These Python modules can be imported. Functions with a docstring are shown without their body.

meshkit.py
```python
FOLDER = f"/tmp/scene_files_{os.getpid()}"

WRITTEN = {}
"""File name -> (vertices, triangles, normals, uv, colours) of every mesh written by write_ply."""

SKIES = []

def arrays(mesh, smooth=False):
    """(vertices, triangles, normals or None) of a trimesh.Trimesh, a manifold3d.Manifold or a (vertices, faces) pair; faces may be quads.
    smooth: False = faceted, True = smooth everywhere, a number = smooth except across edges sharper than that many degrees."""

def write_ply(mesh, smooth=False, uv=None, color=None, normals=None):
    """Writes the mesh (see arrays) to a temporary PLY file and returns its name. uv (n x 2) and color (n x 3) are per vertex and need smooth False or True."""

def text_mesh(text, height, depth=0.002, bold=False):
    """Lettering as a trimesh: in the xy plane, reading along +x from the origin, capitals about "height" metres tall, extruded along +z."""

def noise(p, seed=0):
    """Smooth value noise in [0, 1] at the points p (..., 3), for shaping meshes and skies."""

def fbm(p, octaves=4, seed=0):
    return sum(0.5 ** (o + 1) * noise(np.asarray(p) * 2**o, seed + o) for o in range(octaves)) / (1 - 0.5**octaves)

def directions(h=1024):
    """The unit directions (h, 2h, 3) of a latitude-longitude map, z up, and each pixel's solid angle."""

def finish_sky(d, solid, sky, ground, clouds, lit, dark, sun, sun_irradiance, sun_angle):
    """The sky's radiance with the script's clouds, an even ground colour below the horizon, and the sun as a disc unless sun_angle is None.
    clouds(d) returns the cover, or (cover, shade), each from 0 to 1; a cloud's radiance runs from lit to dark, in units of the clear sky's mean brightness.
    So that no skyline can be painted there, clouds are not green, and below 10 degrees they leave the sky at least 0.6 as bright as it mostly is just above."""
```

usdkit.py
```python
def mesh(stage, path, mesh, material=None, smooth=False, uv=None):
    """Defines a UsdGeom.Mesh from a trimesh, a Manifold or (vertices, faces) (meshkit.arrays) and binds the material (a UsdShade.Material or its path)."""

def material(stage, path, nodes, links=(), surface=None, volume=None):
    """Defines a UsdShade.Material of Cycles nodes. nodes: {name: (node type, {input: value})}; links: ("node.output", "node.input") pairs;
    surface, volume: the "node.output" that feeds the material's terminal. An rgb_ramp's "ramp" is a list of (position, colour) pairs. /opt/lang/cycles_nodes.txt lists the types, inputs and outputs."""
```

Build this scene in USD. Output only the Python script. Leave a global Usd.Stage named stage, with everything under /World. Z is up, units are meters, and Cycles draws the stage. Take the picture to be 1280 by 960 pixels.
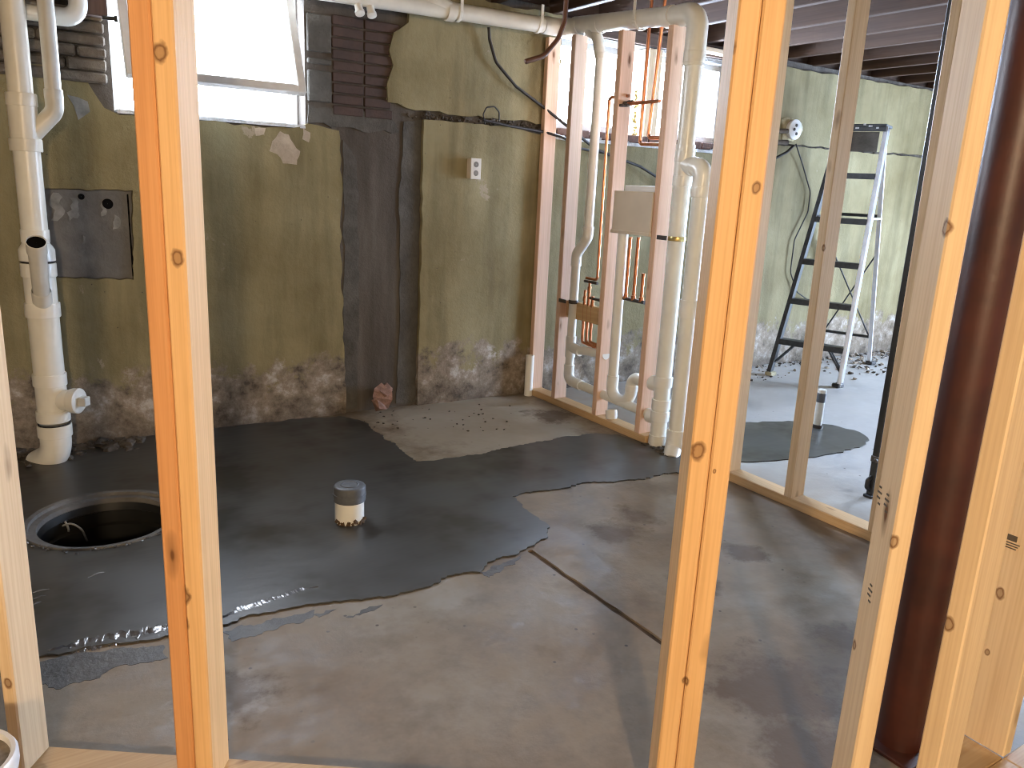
import math, random
import numpy as np
import trimesh
import shapely
from shapely.geometry import Polygon, LineString, Point, box as sbox
from shapely.ops import unary_union
import usdkit, meshkit
from pxr import Usd, UsdGeom, UsdLux, UsdShade, Gf, Sdf, Vt

rng = random.Random(7)
stage = Usd.Stage.CreateInMemory()
UsdGeom.SetStageUpAxis(stage, "Z")
UsdGeom.SetStageMetersPerUnit(stage, 1.0)
world = UsdGeom.Xform.Define(stage, "/World")
stage.SetDefaultPrim(world.GetPrim())
UsdGeom.Scope.Define(stage, "/World/Looks")

# ---------------------------------------------------------------- camera
FPX, PITCH, ROLL, YAW, EYE_Z = 985.0, math.radians(14.0), math.radians(2.79), math.radians(33.3), 1.30
EXPOSURE = 0.60
_f0 = np.array([math.sin(YAW), math.cos(YAW), 0.0]); _r0 = np.array([math.cos(YAW), -math.sin(YAW), 0.0])
FWD = _f0 * math.cos(PITCH) - np.array([0, 0, 1.0]) * math.sin(PITCH)
_u0 = np.cross(_r0, FWD)
RIGHT = _r0 * math.cos(ROLL) + _u0 * math.sin(ROLL)
UP = np.cross(RIGHT, FWD)
EYE = np.array([0.0, 0.0, EYE_Z])
cam = UsdGeom.Camera.Define(stage, "/World/camera")
m = Gf.Matrix4d(1.0)
for i, v in enumerate((RIGHT, UP, -FWD, EYE)):
    m.SetRow(i, Gf.Vec4d(*map(float, v), 1.0 if i == 3 else 0.0))
cam.AddTransformOp().Set(m)
cam.CreateHorizontalApertureAttr(36.0)
cam.CreateVerticalApertureAttr(27.0)
cam.CreateFocalLengthAttr(FPX / 1280 * 36.0)
cam.CreateClippingRangeAttr(Gf.Vec2f(0.05, 200.0))
cam.CreateExposureAttr(EXPOSURE)

# ---------------------------------------------------------------- light
SKY = 3.2          # overcast sky radiance
dome = UsdLux.DomeLight.Define(stage, "/World/sky")
dome.CreateIntensityAttr(SKY)
dome.CreateColorAttr(Gf.Vec3f(0.86, 0.95, 1.08))


def daylight(name, centre, w, h, facing, radiance, color):
    """Overcast daylight entering by an opening of the basement."""
    l = UsdLux.RectLight.Define(stage, "/World/" + name)
    l.CreateWidthAttr(w); l.CreateHeightAttr(h)
    l.CreateIntensityAttr(radiance); l.CreateColorAttr(Gf.Vec3f(*color))
    back = -np.array(facing, float); back /= np.linalg.norm(back)
    right = np.cross([0, 0, 1.0], back); right /= np.linalg.norm(right)
    up = np.cross(back, right)
    mm = Gf.Matrix4d(1.0)
    for i, v in enumerate((right, up, back, centre)):
        mm.SetRow(i, Gf.Vec4d(*map(float, v), 1.0 if i == 3 else 0.0))
    l.AddTransformOp().Set(mm)


DAY = (0.84, 0.94, 1.10)
daylight("daylight_window_left", (0.94, 4.62, 2.02), 1.3, 0.9, (0, -1, -0.25), 17.0, DAY)
daylight("daylight_window_right", (3.70, 4.62, 2.02), 2.0, 0.8, (0, -1, -0.38), 64.0, (0.70, 0.90, 1.24))
daylight("daylight_patio_door", (7.95, 2.05, 1.15), 1.7, 2.0, (-1, 0, -0.05), 21.0, (0.64, 0.88, 1.28))

# ---------------------------------------------------------------- from a picture point to the plane it lies on


def ray(px, py):
    return FWD + RIGHT * (px - 640) / FPX - UP * (py - 480) / FPX


def on(px, py, n, d):
    r = ray(px, py); n = np.array(n, float)
    return EYE + r * ((d - n @ EYE) / (n @ r))


YW, XM = 4.13, 2.82


def fl(px, py, z=0.0): return on(px, py, (0, 0, 1), z)
def wl(px, py, off=0.0): return on(px, py, (0, 1, 0), YW - off)
def mid(px, py, off=0.045): return on(px, py, (1, 0, 0), XM + off)


NA = YAW + math.radians(1.5)
NN = np.array([math.sin(NA), math.cos(NA), 0.0]); NT = np.array([NN[1], -NN[0], 0.0])
ND = 1.390        # camera-side face of the diagonal partition

# ---------------------------------------------------------------- naming and defining
used = {}


def numbered(path):
    n = used.get(path, -1) + 1
    used[path] = n
    return path if n == 0 else f"{path}_{n:03d}"


def thing(name, label=None, cat=None, loc=(0, 0, 0), group=None, kind=None):
    p = numbered("/World/" + name)
    x = UsdGeom.Xform.Define(stage, p)
    x.AddTranslateOp().Set(Gf.Vec3d(*map(float, loc)))
    tag(x.GetPrim(), label, cat, group, kind)
    x._loc = np.array(loc, float)
    LOC[p] = x._loc
    return p


LOC = {}


def tag(prim, label=None, cat=None, group=None, kind=None):
    if isinstance(prim, str):
        prim = stage.GetPrimAtPath(prim)
    for k, v in (("label", label), ("category", cat), ("group", group), ("kind", kind)):
        if v:
            prim.SetCustomDataByKey(k, v)


def part(parent, name, mesh, mat, smooth=False, label=None, kind=None):
    """A mesh given in world coordinates, defined under parent (a thing, a part, or None for top level)."""
    p = numbered((parent or "/World") + "/" + name)
    loc = LOC.get(parent, np.zeros(3))
    LOC[p] = loc
    if isinstance(mesh, (list, tuple)):
        mesh = trimesh.util.concatenate(list(mesh))
    mesh = mesh.copy(); mesh.apply_translation(-loc)
    usdkit.mesh(stage, p, mesh, MAT[mat], smooth=smooth)
    tag(p, label=label, kind=kind)
    return p


# ---------------------------------------------------------------- materials
MAT = {}


def mat(name, nodes, links, surface="p.BSDF"):
    MAT[name] = usdkit.material(stage, "/World/Looks/" + name, nodes, links, surface=surface)


def simple(name, col, rough=0.5, metal=0.0, var=0.12, scale=12.0, bump=0.0, bscale=60.0, spec=0.5, col2=None, detail=4.0):
    c2 = col2 or tuple(max(0, c * (1 - var * 2.2)) for c in col)
    c1 = tuple(c * (1 + var * .6) for c in col) if not col2 else col
    nodes = {"g": ("geometry", {}), "n": ("noise_texture", {"scale": scale, "detail": detail, "roughness": .62}),
             "r": ("rgb_ramp", {"ramp": [(.3, c2), (.68, c1)]}),
             "p": ("principled_bsdf", {"roughness": rough, "metallic": metal, "specular_ior_level": spec})}
    links = [("g.position", "n.vector"), ("n.fac", "r.fac"), ("r.color", "p.base_color")]
    if bump:
        nodes["bn"] = ("noise_texture", {"scale": bscale, "detail": 5.0, "roughness": .6})
        nodes["b"] = ("bump", {"strength": bump, "distance": .01})
        links += [("g.position", "bn.vector"), ("bn.fac", "b.height"), ("b.normal", "p.normal")]
    mat(name, nodes, links)


def wood(name, light, dark, axis="z", knots=.055, rough=.55, grain=.32, knot_col=(.16, .065, .02), at=()):
    """Sawn softwood: long grain along the axis, soft bands, a few knots."""
    st = {"z": (34, 34, .9), "x": (.9, 34, 34), "y": (34, .9, 34)}[axis]
    fine = {"z": (160, 160, 3.0), "x": (3.0, 160, 160), "y": (160, 3.0, 160)}[axis]
    kn = {"z": (9, 9, 2.7), "x": (2.7, 9, 9), "y": (9, 2.7, 9)}[axis]
    nodes = {"g": ("geometry", {}),
             "m1": ("mapping", {"scale": st}), "n1": ("noise_texture", {"scale": 1.0, "detail": 3.0, "roughness": .55, "distortion": .6}),
             "m2": ("mapping", {"scale": fine}), "n2": ("noise_texture", {"scale": 1.0, "detail": 2.0}),
             "r1": ("rgb_ramp", {"ramp": [(.28, tuple(.45 * a + .55 * b for a, b in zip(dark, light))), (.62, light)]}),
             "x": ("mix", {"mix_type": "multiply", "fac": grain}),
             "r2": ("rgb_ramp", {"ramp": [(.35, (.72, .62, .52)), (.6, (1, 1, 1))]}),
             "m3": ("mapping", {"scale": kn}), "v": ("voronoi_texture", {"scale": 1.0, "randomness": 1.0}),
             "kd": ("noise_texture", {"scale": 22.0, "detail": 1.0}),
             "ka": ("math", {"math_type": "multiply_add", "value2": .10, "value3": -.05}),
             "kb": ("math", {"math_type": "add"}),
             "kr": ("rgb_ramp", {"ramp": [(knots * .75, (1, 1, 1)), (knots * 1.15, (.55, .55, .55)), (knots * 2.6, (0, 0, 0))]}),
             "kx": ("mix", {"mix_type": "mix", "color2": knot_col}),
             "b": ("bump", {"strength": .12, "distance": .004}),
             "p": ("principled_bsdf", {"roughness": rough, "specular_ior_level": .35})}
    links = [("g.position", "m1.vector"), ("m1.vector", "n1.vector"), ("n1.fac", "r1.fac"),
             ("g.position", "m2.vector"), ("m2.vector", "n2.vector"), ("n2.fac", "r2.fac"),
             ("r1.color", "x.color1"), ("r2.color", "x.color2"),
             ("g.position", "m3.vector"), ("m3.vector", "v.vector"), ("g.position", "kd.vector"), ("kd.fac", "ka.value1"),
             ("v.distance", "kb.value1"), ("ka.value", "kb.value2"), ("kb.value", "kr.fac"),
             ("kr.color", "kx.fac"), ("x.color", "kx.color1"), ("n2.fac", "b.height"), ("b.normal", "p.normal")]
    last = "kx.color"
    if at:
        nodes["oz"] = ("noise_texture", {"scale": 60.0, "detail": 2.0}); nodes["om"] = ("math", {"math_type": "multiply_add", "value2": .7, "value3": -.35})
        links += [("g.position", "oz.vector"), ("oz.fac", "om.value1")]
    for i, (q, r_) in enumerate(at):
        nodes[f"os{i}"] = ("vector_math", {"math_type": "subtract", "vector2": tuple(map(float, q))})
        nodes[f"op{i}"] = ("vector_math", {"math_type": "multiply", "vector2": (1.0, 1.0, .72)})
        nodes[f"ol{i}"] = ("vector_math", {"math_type": "length"})
        nodes[f"oa{i}"] = ("math", {"math_type": "multiply_add", "value2": 1.0 / r_})
        nodes[f"or{i}"] = ("rgb_ramp", {"ramp": [(.0, (.5, .5, .5)), (.45, (.55, .55, .55)), (.62, (.95, .95, .95)), (.78, (.6, .6, .6)), (1.0, (0, 0, 0))]})
        nodes[f"ox{i}"] = ("mix", {"color2": knot_col})
        links += [("g.position", f"os{i}.vector1"), (f"os{i}.vector", f"op{i}.vector1"), (f"op{i}.vector", f"ol{i}.vector1"), (f"ol{i}.value", f"oa{i}.value1"), ("om.value", f"oa{i}.value3"),
                  (f"oa{i}.value", f"or{i}.fac"), (f"or{i}.color", f"ox{i}.fac"), (last, f"ox{i}.color1")]
        last = f"ox{i}.color"
    links.append((last, "p.base_color"))
    mat(name, nodes, links)


def nf(px, py): return on(px, py, NN, ND)
def ns(px, py, s_): return on(px, py, NT, s_)


wood("pine_orange", (.70, .35, .145), (.56, .26, .095))
wood("pine_yellow", (.80, .51, .245), (.64, .38, .16), at=[(nf(873, 565), .016), (nf(912, 57), .014), (nf(200, 66), .015), (nf(222, 322), .013), (nf(229, 745), .017), (nf(230, 780), .013), (nf(893, 589), .004), (nf(857, 852), .008), (nf(945, 235), .009)])
wood("pine_pale", (.78, .60, .38), (.64, .45, .26), at=[(ns(1182, 285, .690), .013), (ns(1160, 488, .690), .015), (nf(1117, 677), .011), (ns(1068, 806, .690), .010), (on(1196, 632, (1, 0, 0), 1.40), .010), (on(1186, 780, (1, 0, 0), 1.40), .012), (on(1250, 742, (1, 0, 0), 1.905), .012), (on(1234, 815, (1, 0, 0), 1.905), .007), (mid(1061, 135, -.01), .013), (mid(1030, 310, -.01), .012), (nf(10, 854), .010), (nf(12, 757), .009)])
wood("pine_pink", (.72, .50, .36), (.60, .40, .28))
wood("pine_plate", (.62, .42, .22), (.46, .29, .14), axis="y", knots=.04)
wood("pine_plate_x", (.55, .38, .20), (.40, .26, .12), axis="x", knots=.04)
wood("pine_header", (.74, .58, .40), (.55, .40, .26), axis="x", knots=.03)
wood("old_joist", (.085, .050, .033), (.035, .02, .014), axis="y", knots=.03, rough=.8)
wood("old_beam", (.11, .07, .05), (.04, .025, .02), axis="x", knots=.03, rough=.8)
wood("old_post", (.10, .06, .045), (.045, .027, .02), axis="z", knots=.03, rough=.8)
simple("subfloor", (.10, .06, .04), .85, var=.3, scale=5)
simple("pvc", (.80, .80, .74), .28, var=.035, scale=7, spec=.5)
simple("pvc_fitting", (.82, .82, .77), .24, var=.035, scale=9, spec=.5)
simple("pvc_aged", (.74, .72, .64), .34, var=.05, scale=7, spec=.5)
simple("copper", (.72, .30, .15), .30, metal=1.0, var=.2, scale=14)
simple("brass", (.66, .52, .22), .32, metal=1.0, var=.1)
simple("dark_metal", (.06, .05, .045), .5, var=.2)
simple("black_paint", (.012, .012, .013), .42, var=.1)
simple("black_rough", (.004, .004, .004), .95, var=.1, spec=.1)
simple("black_cable", (.022, .018, .015), .6, var=.1)
simple("brown_cable", (.13, .06, .035), .6, var=.1)
simple("white_plastic", (.80, .80, .79), .35, var=.03)
simple("beige_plastic", (.66, .57, .45), .5, var=.04, scale=5)
simple("vinyl", (.74, .74, .72), .4, var=.05)
simple("grey_rubber", (.115, .125, .14), .45, var=.15, scale=20)
simple("gasket", (.03, .03, .03), .6, var=.1)
simple("red_paint", (.066, .016, .009), .45, var=.22, scale=6, bump=.08, bscale=40)
simple("red_plastic", (.18, .03, .02), .4, var=.1)
simple("ladder_dark", (.035, .038, .042), .5, var=.3, scale=18)
simple("aluminium", (.74, .76, .79), .38, metal=.55, var=.07, scale=20)
simple("basin", (.012, .012, .011), .45, var=.2, scale=8)
simple("pit_water", (.004, .004, .004), .08, var=.1)
simple("vinyl_tube", (.34, .35, .36), .3, var=.2)
simple("foam_yellow", (.62, .50, .20), .85, var=.2, scale=40, bump=.5, bscale=60)
simple("foam_pale", (.50, .45, .29), .9, var=.2, scale=30, bump=.6, bscale=50)
simple("rubble", (.42, .36, .29), .9, var=.35, scale=30)
simple("rubble_dark", (.09, .075, .06), .9, var=.3, scale=30)
simple("brick_lump", (.34, .20, .155), .9, col2=(.16, .10, .08), scale=26, bump=.8, bscale=40)
simple("ink", (.11, .085, .06), .7, var=.1)
simple("brick_dark", (.075, .045, .036), .8, col2=(.042, .028, .024), scale=9, bump=.35, bscale=45)
simple("block_grey", (.105, .10, .088), .9, col2=(.058, .053, .046), scale=10, bump=.6, bscale=60)
simple("stone_layer", (.17, .145, .115), .9, col2=(.075, .06, .05), scale=9, bump=.7, bscale=40)
simple("stone_layer_pale", (.27, .23, .17), .9, col2=(.15, .12, .09), scale=9, bump=.7, bscale=40)
simple("slate", (.165, .160, .152), .7, col2=(.085, .082, .077), scale=6, bump=.4, bscale=30)
simple("slate_pale", (.25, .25, .24), .8, var=.2, scale=18)
simple("ledge_dust", (.62, .64, .66), .9, var=.2, scale=25, bump=.5, bscale=50)
simple("sill_brick", (.19, .105, .075), .9, col2=(.10, .06, .05), scale=14, bump=.5, bscale=50)
simple("bare_patch", (.40, .33, .25), .9, var=.12, scale=18, bump=.3)
simple("spill", (.30, .26, .21), .95, var=.3, scale=20, bump=.5)

# parged wall: olive limewash, pale bare patches, efflorescence and damp near the floor
mat("parge", {
    "g": ("geometry", {}), "s": ("separate_xyz", {}),
    "n1": ("noise_texture", {"scale": 1.7, "detail": 5.0, "roughness": .6}),
    "r1": ("rgb_ramp", {"ramp": [(.30, (.185, .150, .070)), (.48, (.235, .200, .105)), (.66, (.300, .262, .150))]}),
    "mv": ("mapping", {"scale": (7.0, 7.0, .8)}), "n2": ("noise_texture", {"scale": 1.0, "detail": 4.0, "roughness": .65}),
    "r2": ("rgb_ramp", {"ramp": [(.36, (.66, .66, .64)), (.55, (1, 1, 1))]}),
    "x1": ("mix", {"mix_type": "multiply", "fac": .75}),
    # pale bare patches
    "n3": ("noise_texture", {"scale": 3.6, "detail": 6.0, "roughness": .68, "distortion": .3}),
    "r3": ("rgb_ramp", {"ramp": [(.665, (0, 0, 0)), (.69, (.7, .7, .7))]}),
    "x2": ("mix", {"color2": (.36, .30, .23)}),
    # blistered band at the foot
    "h": ("map_range", {"from_min": .66, "from_max": .12, "to_min": 0.0, "to_max": 1.0, "clamp": True}),
    "n4": ("noise_texture", {"scale": 6.5, "detail": 6.0, "roughness": .7}),
    "a4": ("math", {"math_type": "multiply_add", "value2": 1.1, "value3": -.02}),
    "m4": ("math", {"math_type": "multiply"}),
    "r4": ("rgb_ramp", {"ramp": [(.30, (0, 0, 0)), (.37, (1, 1, 1))]}),
    "n5": ("noise_texture", {"scale": 8.0, "detail": 5.0, "roughness": .7}),
    "r5": ("rgb_ramp", {"ramp": [(.33, (.075, .062, .048)), (.42, (.170, .138, .102)), (.54, (.270, .225, .175)), (.67, (.47, .44, .40))]}),
    "x3": ("mix", {}),
    # damp soil stain right at the floor
    "h2": ("map_range", {"from_min": .27, "from_max": .03, "to_min": 0.0, "to_max": 1.35, "clamp": False}),
    "a6": ("math", {"math_type": "subtract", "value2": .35, "use_clamp": True}),
    "k6": ("math", {"math_type": "multiply"}),
    "x4": ("mix", {"color2": (.052, .040, .030)}),
    # small pits
    "v": ("voronoi_texture", {"scale": 20.0}), "vr": ("rgb_ramp", {"ramp": [(.045, (1, 1, 1)), (.075, (0, 0, 0))]}),
    "vn": ("noise_texture", {"scale": 2.1, "detail": 2.0}), "vk": ("rgb_ramp", {"ramp": [(.5, (0, 0, 0)), (.58, (.9, .9, .9))]}),
    "vm": ("mix", {"mix_type": "multiply", "fac": 1.0}),
    "x5": ("mix", {"color2": (.075, .06, .045)}),
    "bn": ("noise_texture", {"scale": 38.0, "detail": 6.0, "roughness": .65}), "b": ("bump", {"strength": .35, "distance": .012}),
    "p": ("principled_bsdf", {"roughness": .78, "specular_ior_level": .25})},
    [("g.position", "s.vector"), ("g.position", "n1.vector"), ("n1.fac", "r1.fac"), ("g.position", "mv.vector"), ("mv.vector", "n2.vector"), ("n2.fac", "r2.fac"),
     ("r1.color", "x1.color1"), ("r2.color", "x1.color2"), ("g.position", "n3.vector"), ("n3.fac", "r3.fac"), ("r3.color", "x2.fac"), ("x1.color", "x2.color1"),
     ("s.z", "h.value"), ("g.position", "n4.vector"), ("n4.fac", "a4.value1"), ("h.result", "m4.value1"), ("a4.value", "m4.value2"), ("m4.value", "r4.fac"),
     ("g.position", "n5.vector"), ("n5.fac", "r5.fac"), ("r4.color", "x3.fac"), ("x2.color", "x3.color1"), ("r5.color", "x3.color2"),
     ("s.z", "h2.value"), ("h2.result", "k6.value1"), ("a4.value", "k6.value2"), ("k6.value", "a6.value1"), ("a6.value", "x4.fac"), ("x3.color", "x4.color1"),
     ("g.position", "v.vector"), ("v.distance", "vr.fac"), ("g.position", "vn.vector"), ("vn.fac", "vk.fac"), ("vr.color", "vm.color1"), ("vk.color", "vm.color2"),
     ("vm.color", "x5.fac"), ("x4.color", "x5.color1"), ("x5.color", "p.base_color"), ("g.position", "bn.vector"), ("bn.fac", "b.height"), ("b.normal", "p.normal")])

# bare dark concrete behind the parging
mat("raw_concrete", {
    "g": ("geometry", {}), "mv": ("mapping", {"scale": (9.0, 9.0, 1.1)}),
    "n1": ("noise_texture", {"scale": 1.0, "detail": 5.0, "roughness": .6}),
    "r1": ("rgb_ramp", {"ramp": [(.34, (.062, .052, .043)), (.52, (.090, .078, .066)), (.7, (.125, .112, .095))]}),
    "n2": ("noise_texture", {"scale": 14.0, "detail": 6.0, "roughness": .75}),
    "r2": ("rgb_ramp", {"ramp": [(.66, (0, 0, 0)), (.72, (.6, .6, .6))]}),
    "x": ("mix", {"color2": (.20, .18, .15)}),
    "bn": ("noise_texture", {"scale": 30.0, "detail": 6.0, "roughness": .7}), "b": ("bump", {"strength": .5, "distance": .015}),
    "p": ("principled_bsdf", {"roughness": .85, "specular_ior_level": .25})},
    [("g.position", "mv.vector"), ("mv.vector", "n1.vector"), ("n1.fac", "r1.fac"), ("g.position", "n2.vector"), ("n2.fac", "r2.fac"), ("r2.color", "x.fac"),
     ("r1.color", "x.color1"), ("x.color", "p.base_color"), ("g.position", "bn.vector"), ("bn.fac", "b.height"), ("b.normal", "p.normal")])

STAINS = [(292, 868, .16), (975, 860, .26), (1000, 930, .20), (800, 645, .14), (775, 668, .16), (930, 690, .12), (870, 730, .14), (690, 520, .2), (1050, 800, .15)]
# old slab: tan and blue-grey mottling, brown stains, specks
mat("slab", {
    "g": ("geometry", {}), "n1": ("noise_texture", {"scale": 1.5, "detail": 5.0, "roughness": .6, "distortion": .4}),
    "r1": ("rgb_ramp", {"ramp": [(.32, (.150, .105, .062)), (.44, (.215, .160, .102)), (.56, (.245, .198, .140)), (.68, (.29, .262, .22))]}),
    "n2": ("noise_texture", {"scale": 6.0, "detail": 6.0, "roughness": .7}),
    "r2": ("rgb_ramp", {"ramp": [(.34, (.70, .66, .60)), (.56, (1, 1, 1))]}), "x1": ("mix", {"mix_type": "multiply", "fac": .95}),
    "ms": ("mapping", {"location": (3.1, 1.7, 0.0), "scale": (1.0, 1.0, 1.0)}), "n3": ("noise_texture", {"scale": 1.25, "detail": 6.0, "roughness": .68}),
    "r3": ("rgb_ramp", {"ramp": [(.535, (0, 0, 0)), (.66, (.75, .75, .75))]}), "x2": ("mix", {"color2": (.105, .068, .035)}),
    "v": ("voronoi_texture", {"scale": 13.0}), "vr": ("rgb_ramp", {"ramp": [(.05, (1, 1, 1)), (.085, (0, 0, 0))]}),
    "vn": ("noise_texture", {"scale": 2.6, "detail": 3.0}), "vk": ("rgb_ramp", {"ramp": [(.47, (0, 0, 0)), (.56, (.9, .9, .9))]}),
    "vm": ("mix", {"mix_type": "multiply", "fac": 1.0}), "x3": ("mix", {"color2": (.05, .038, .028)}),
    **{f"q{i}": ("vector_math", {"math_type": "distance", "vector2": (*map(float, fl(px, py)),)}) for i, (px, py, _) in enumerate(STAINS)},
    **{f"w{i}": ("math", {"math_type": "multiply_add", "value2": -1.0 / r_, "value3": 1.0}) for i, (_, _, r_) in enumerate(STAINS)},
    **{f"e{i}": ("math", {"math_type": "maximum"}) for i in range(1, len(STAINS))},
    "ea": ("math", {"math_type": "multiply_add", "value2": 1.5}), "en": ("math", {"math_type": "multiply_add", "value2": 3.4, "value3": -1.75}),
    "er": ("rgb_ramp", {"ramp": [(.25, (0, 0, 0)), (.85, (.85, .85, .85))]}), "xs": ("mix", {"color2": (.088, .052, .023)}),
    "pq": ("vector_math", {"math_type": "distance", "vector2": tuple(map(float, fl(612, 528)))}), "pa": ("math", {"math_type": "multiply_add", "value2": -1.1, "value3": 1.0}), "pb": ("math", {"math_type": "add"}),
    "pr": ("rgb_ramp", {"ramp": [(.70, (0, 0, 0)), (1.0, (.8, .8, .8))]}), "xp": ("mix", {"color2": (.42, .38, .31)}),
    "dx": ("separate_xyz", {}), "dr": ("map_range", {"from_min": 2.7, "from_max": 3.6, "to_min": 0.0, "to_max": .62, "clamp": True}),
    "x4": ("mix", {"color2": (.50, .51, .52)}),  # paler slab past the partition: brightness of the daylit floor put into its colour
    "bn": ("noise_texture", {"scale": 24.0, "detail": 6.0, "roughness": .6}), "b": ("bump", {"strength": .16, "distance": .008}),
    "rr": ("map_range", {"from_min": .35, "from_max": .65, "to_min": .42, "to_max": .68, "clamp": True}),
    "p": ("principled_bsdf", {"specular_ior_level": .45})},
    [("g.position", "n1.vector"), ("n1.fac", "r1.fac"), ("g.position", "n2.vector"), ("n2.fac", "r2.fac"), ("r1.color", "x1.color1"), ("r2.color", "x1.color2"),
     ("g.position", "ms.vector"), ("ms.vector", "n3.vector"), ("n3.fac", "r3.fac"), ("r3.color", "x2.fac"), ("x1.color", "x2.color1"),
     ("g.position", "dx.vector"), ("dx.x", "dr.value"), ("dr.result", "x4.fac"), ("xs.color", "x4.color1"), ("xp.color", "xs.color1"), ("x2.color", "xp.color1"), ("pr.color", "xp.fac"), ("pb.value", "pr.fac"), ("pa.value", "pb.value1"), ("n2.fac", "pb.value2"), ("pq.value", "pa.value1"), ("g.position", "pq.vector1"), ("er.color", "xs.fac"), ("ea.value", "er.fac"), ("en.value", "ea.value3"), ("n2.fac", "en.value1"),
     *[("g.position", f"q{i}.vector1") for i in range(len(STAINS))], *[(f"q{i}.value", f"w{i}.value1") for i in range(len(STAINS))],
     *[(f"w{i}.value", f"e{i}.value1") for i in range(1, len(STAINS))], *[("w0.value" if i == 1 else f"e{i-1}.value", f"e{i}.value2") for i in range(1, len(STAINS))], (f"e{len(STAINS)-1}.value", "ea.value1"),
     ("g.position", "v.vector"), ("v.distance", "vr.fac"), ("g.position", "vn.vector"), ("vn.fac", "vk.fac"), ("vr.color", "vm.color1"), ("vk.color", "vm.color2"),
     ("vm.color", "x3.fac"), ("x4.color", "x3.color1"), ("x3.color", "p.base_color"), ("g.position", "bn.vector"), ("bn.fac", "b.height"), ("b.normal", "p.normal"),
     ("n2.fac", "rr.value"), ("rr.result", "p.roughness")])

# fresh wet concrete
mat("wet_concrete", {
    "g": ("geometry", {}), "n1": ("noise_texture", {"scale": 2.2, "detail": 4.0, "roughness": .55}),
    "r1": ("rgb_ramp", {"ramp": [(.32, (.043, .041, .036)), (.66, (.066, .066, .062))]}),
    "mv": ("mapping", {"scale": (5.0, 16.0, 1.0), "rotation": (0, 0, .35)}), "bn": ("noise_texture", {"scale": 1.0, "detail": 5.0, "roughness": .6}),
    "b": ("bump", {"strength": .12, "distance": .012}),
    "rr": ("map_range", {"from_min": .35, "from_max": .65, "to_min": .26, "to_max": .44, "clamp": True}),
    "p": ("principled_bsdf", {"specular_ior_level": .36})},
    [("g.position", "n1.vector"), ("n1.fac", "r1.fac"), ("r1.color", "p.base_color"), ("g.position", "mv.vector"), ("mv.vector", "bn.vector"), ("bn.fac", "b.height"),
     ("b.normal", "p.normal"), ("n1.fac", "rr.value"), ("rr.result", "p.roughness")])
simple("wet_rim", (.12, .125, .135), .16, var=.25, scale=16, bump=.30, bscale=42, spec=.8)
simple("water_film", (.11, .115, .13), .15, var=.15, scale=16, bump=.10, bscale=46, spec=.9)
simple("wet_smear", (.085, .080, .074), .5, var=.25, scale=14, bump=.3, bscale=40)
simple("joint_dirt", (.10, .062, .032), .9, var=.3, scale=18)
simple("drywall", (.55, .50, .42), .8, var=.05)
mat("pane", {"t": ("transparent_bsdf", {}), "gl": ("glossy_bsdf", {"roughness": .02}), "f": ("layer_weight", {"blend": .5}), "q": ("math", {"math_type": "power", "value2": 4.0}), "k": ("math", {"math_type": "multiply_add", "value2": .7, "value3": .03}), "m": ("mix_closure", {})},
    [("f.facing", "q.value1"), ("q.value", "k.value1"), ("k.value", "m.fac"), ("t.BSDF", "m.closure1"), ("gl.BSDF", "m.closure2")], surface="m.closure")
mat("lamp_glow", {"e": ("emission", {"color": (1.0, .62, .30), "strength": 30.0})}, [], surface="e.emission")

# ---------------------------------------------------------------- shape helpers


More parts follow.
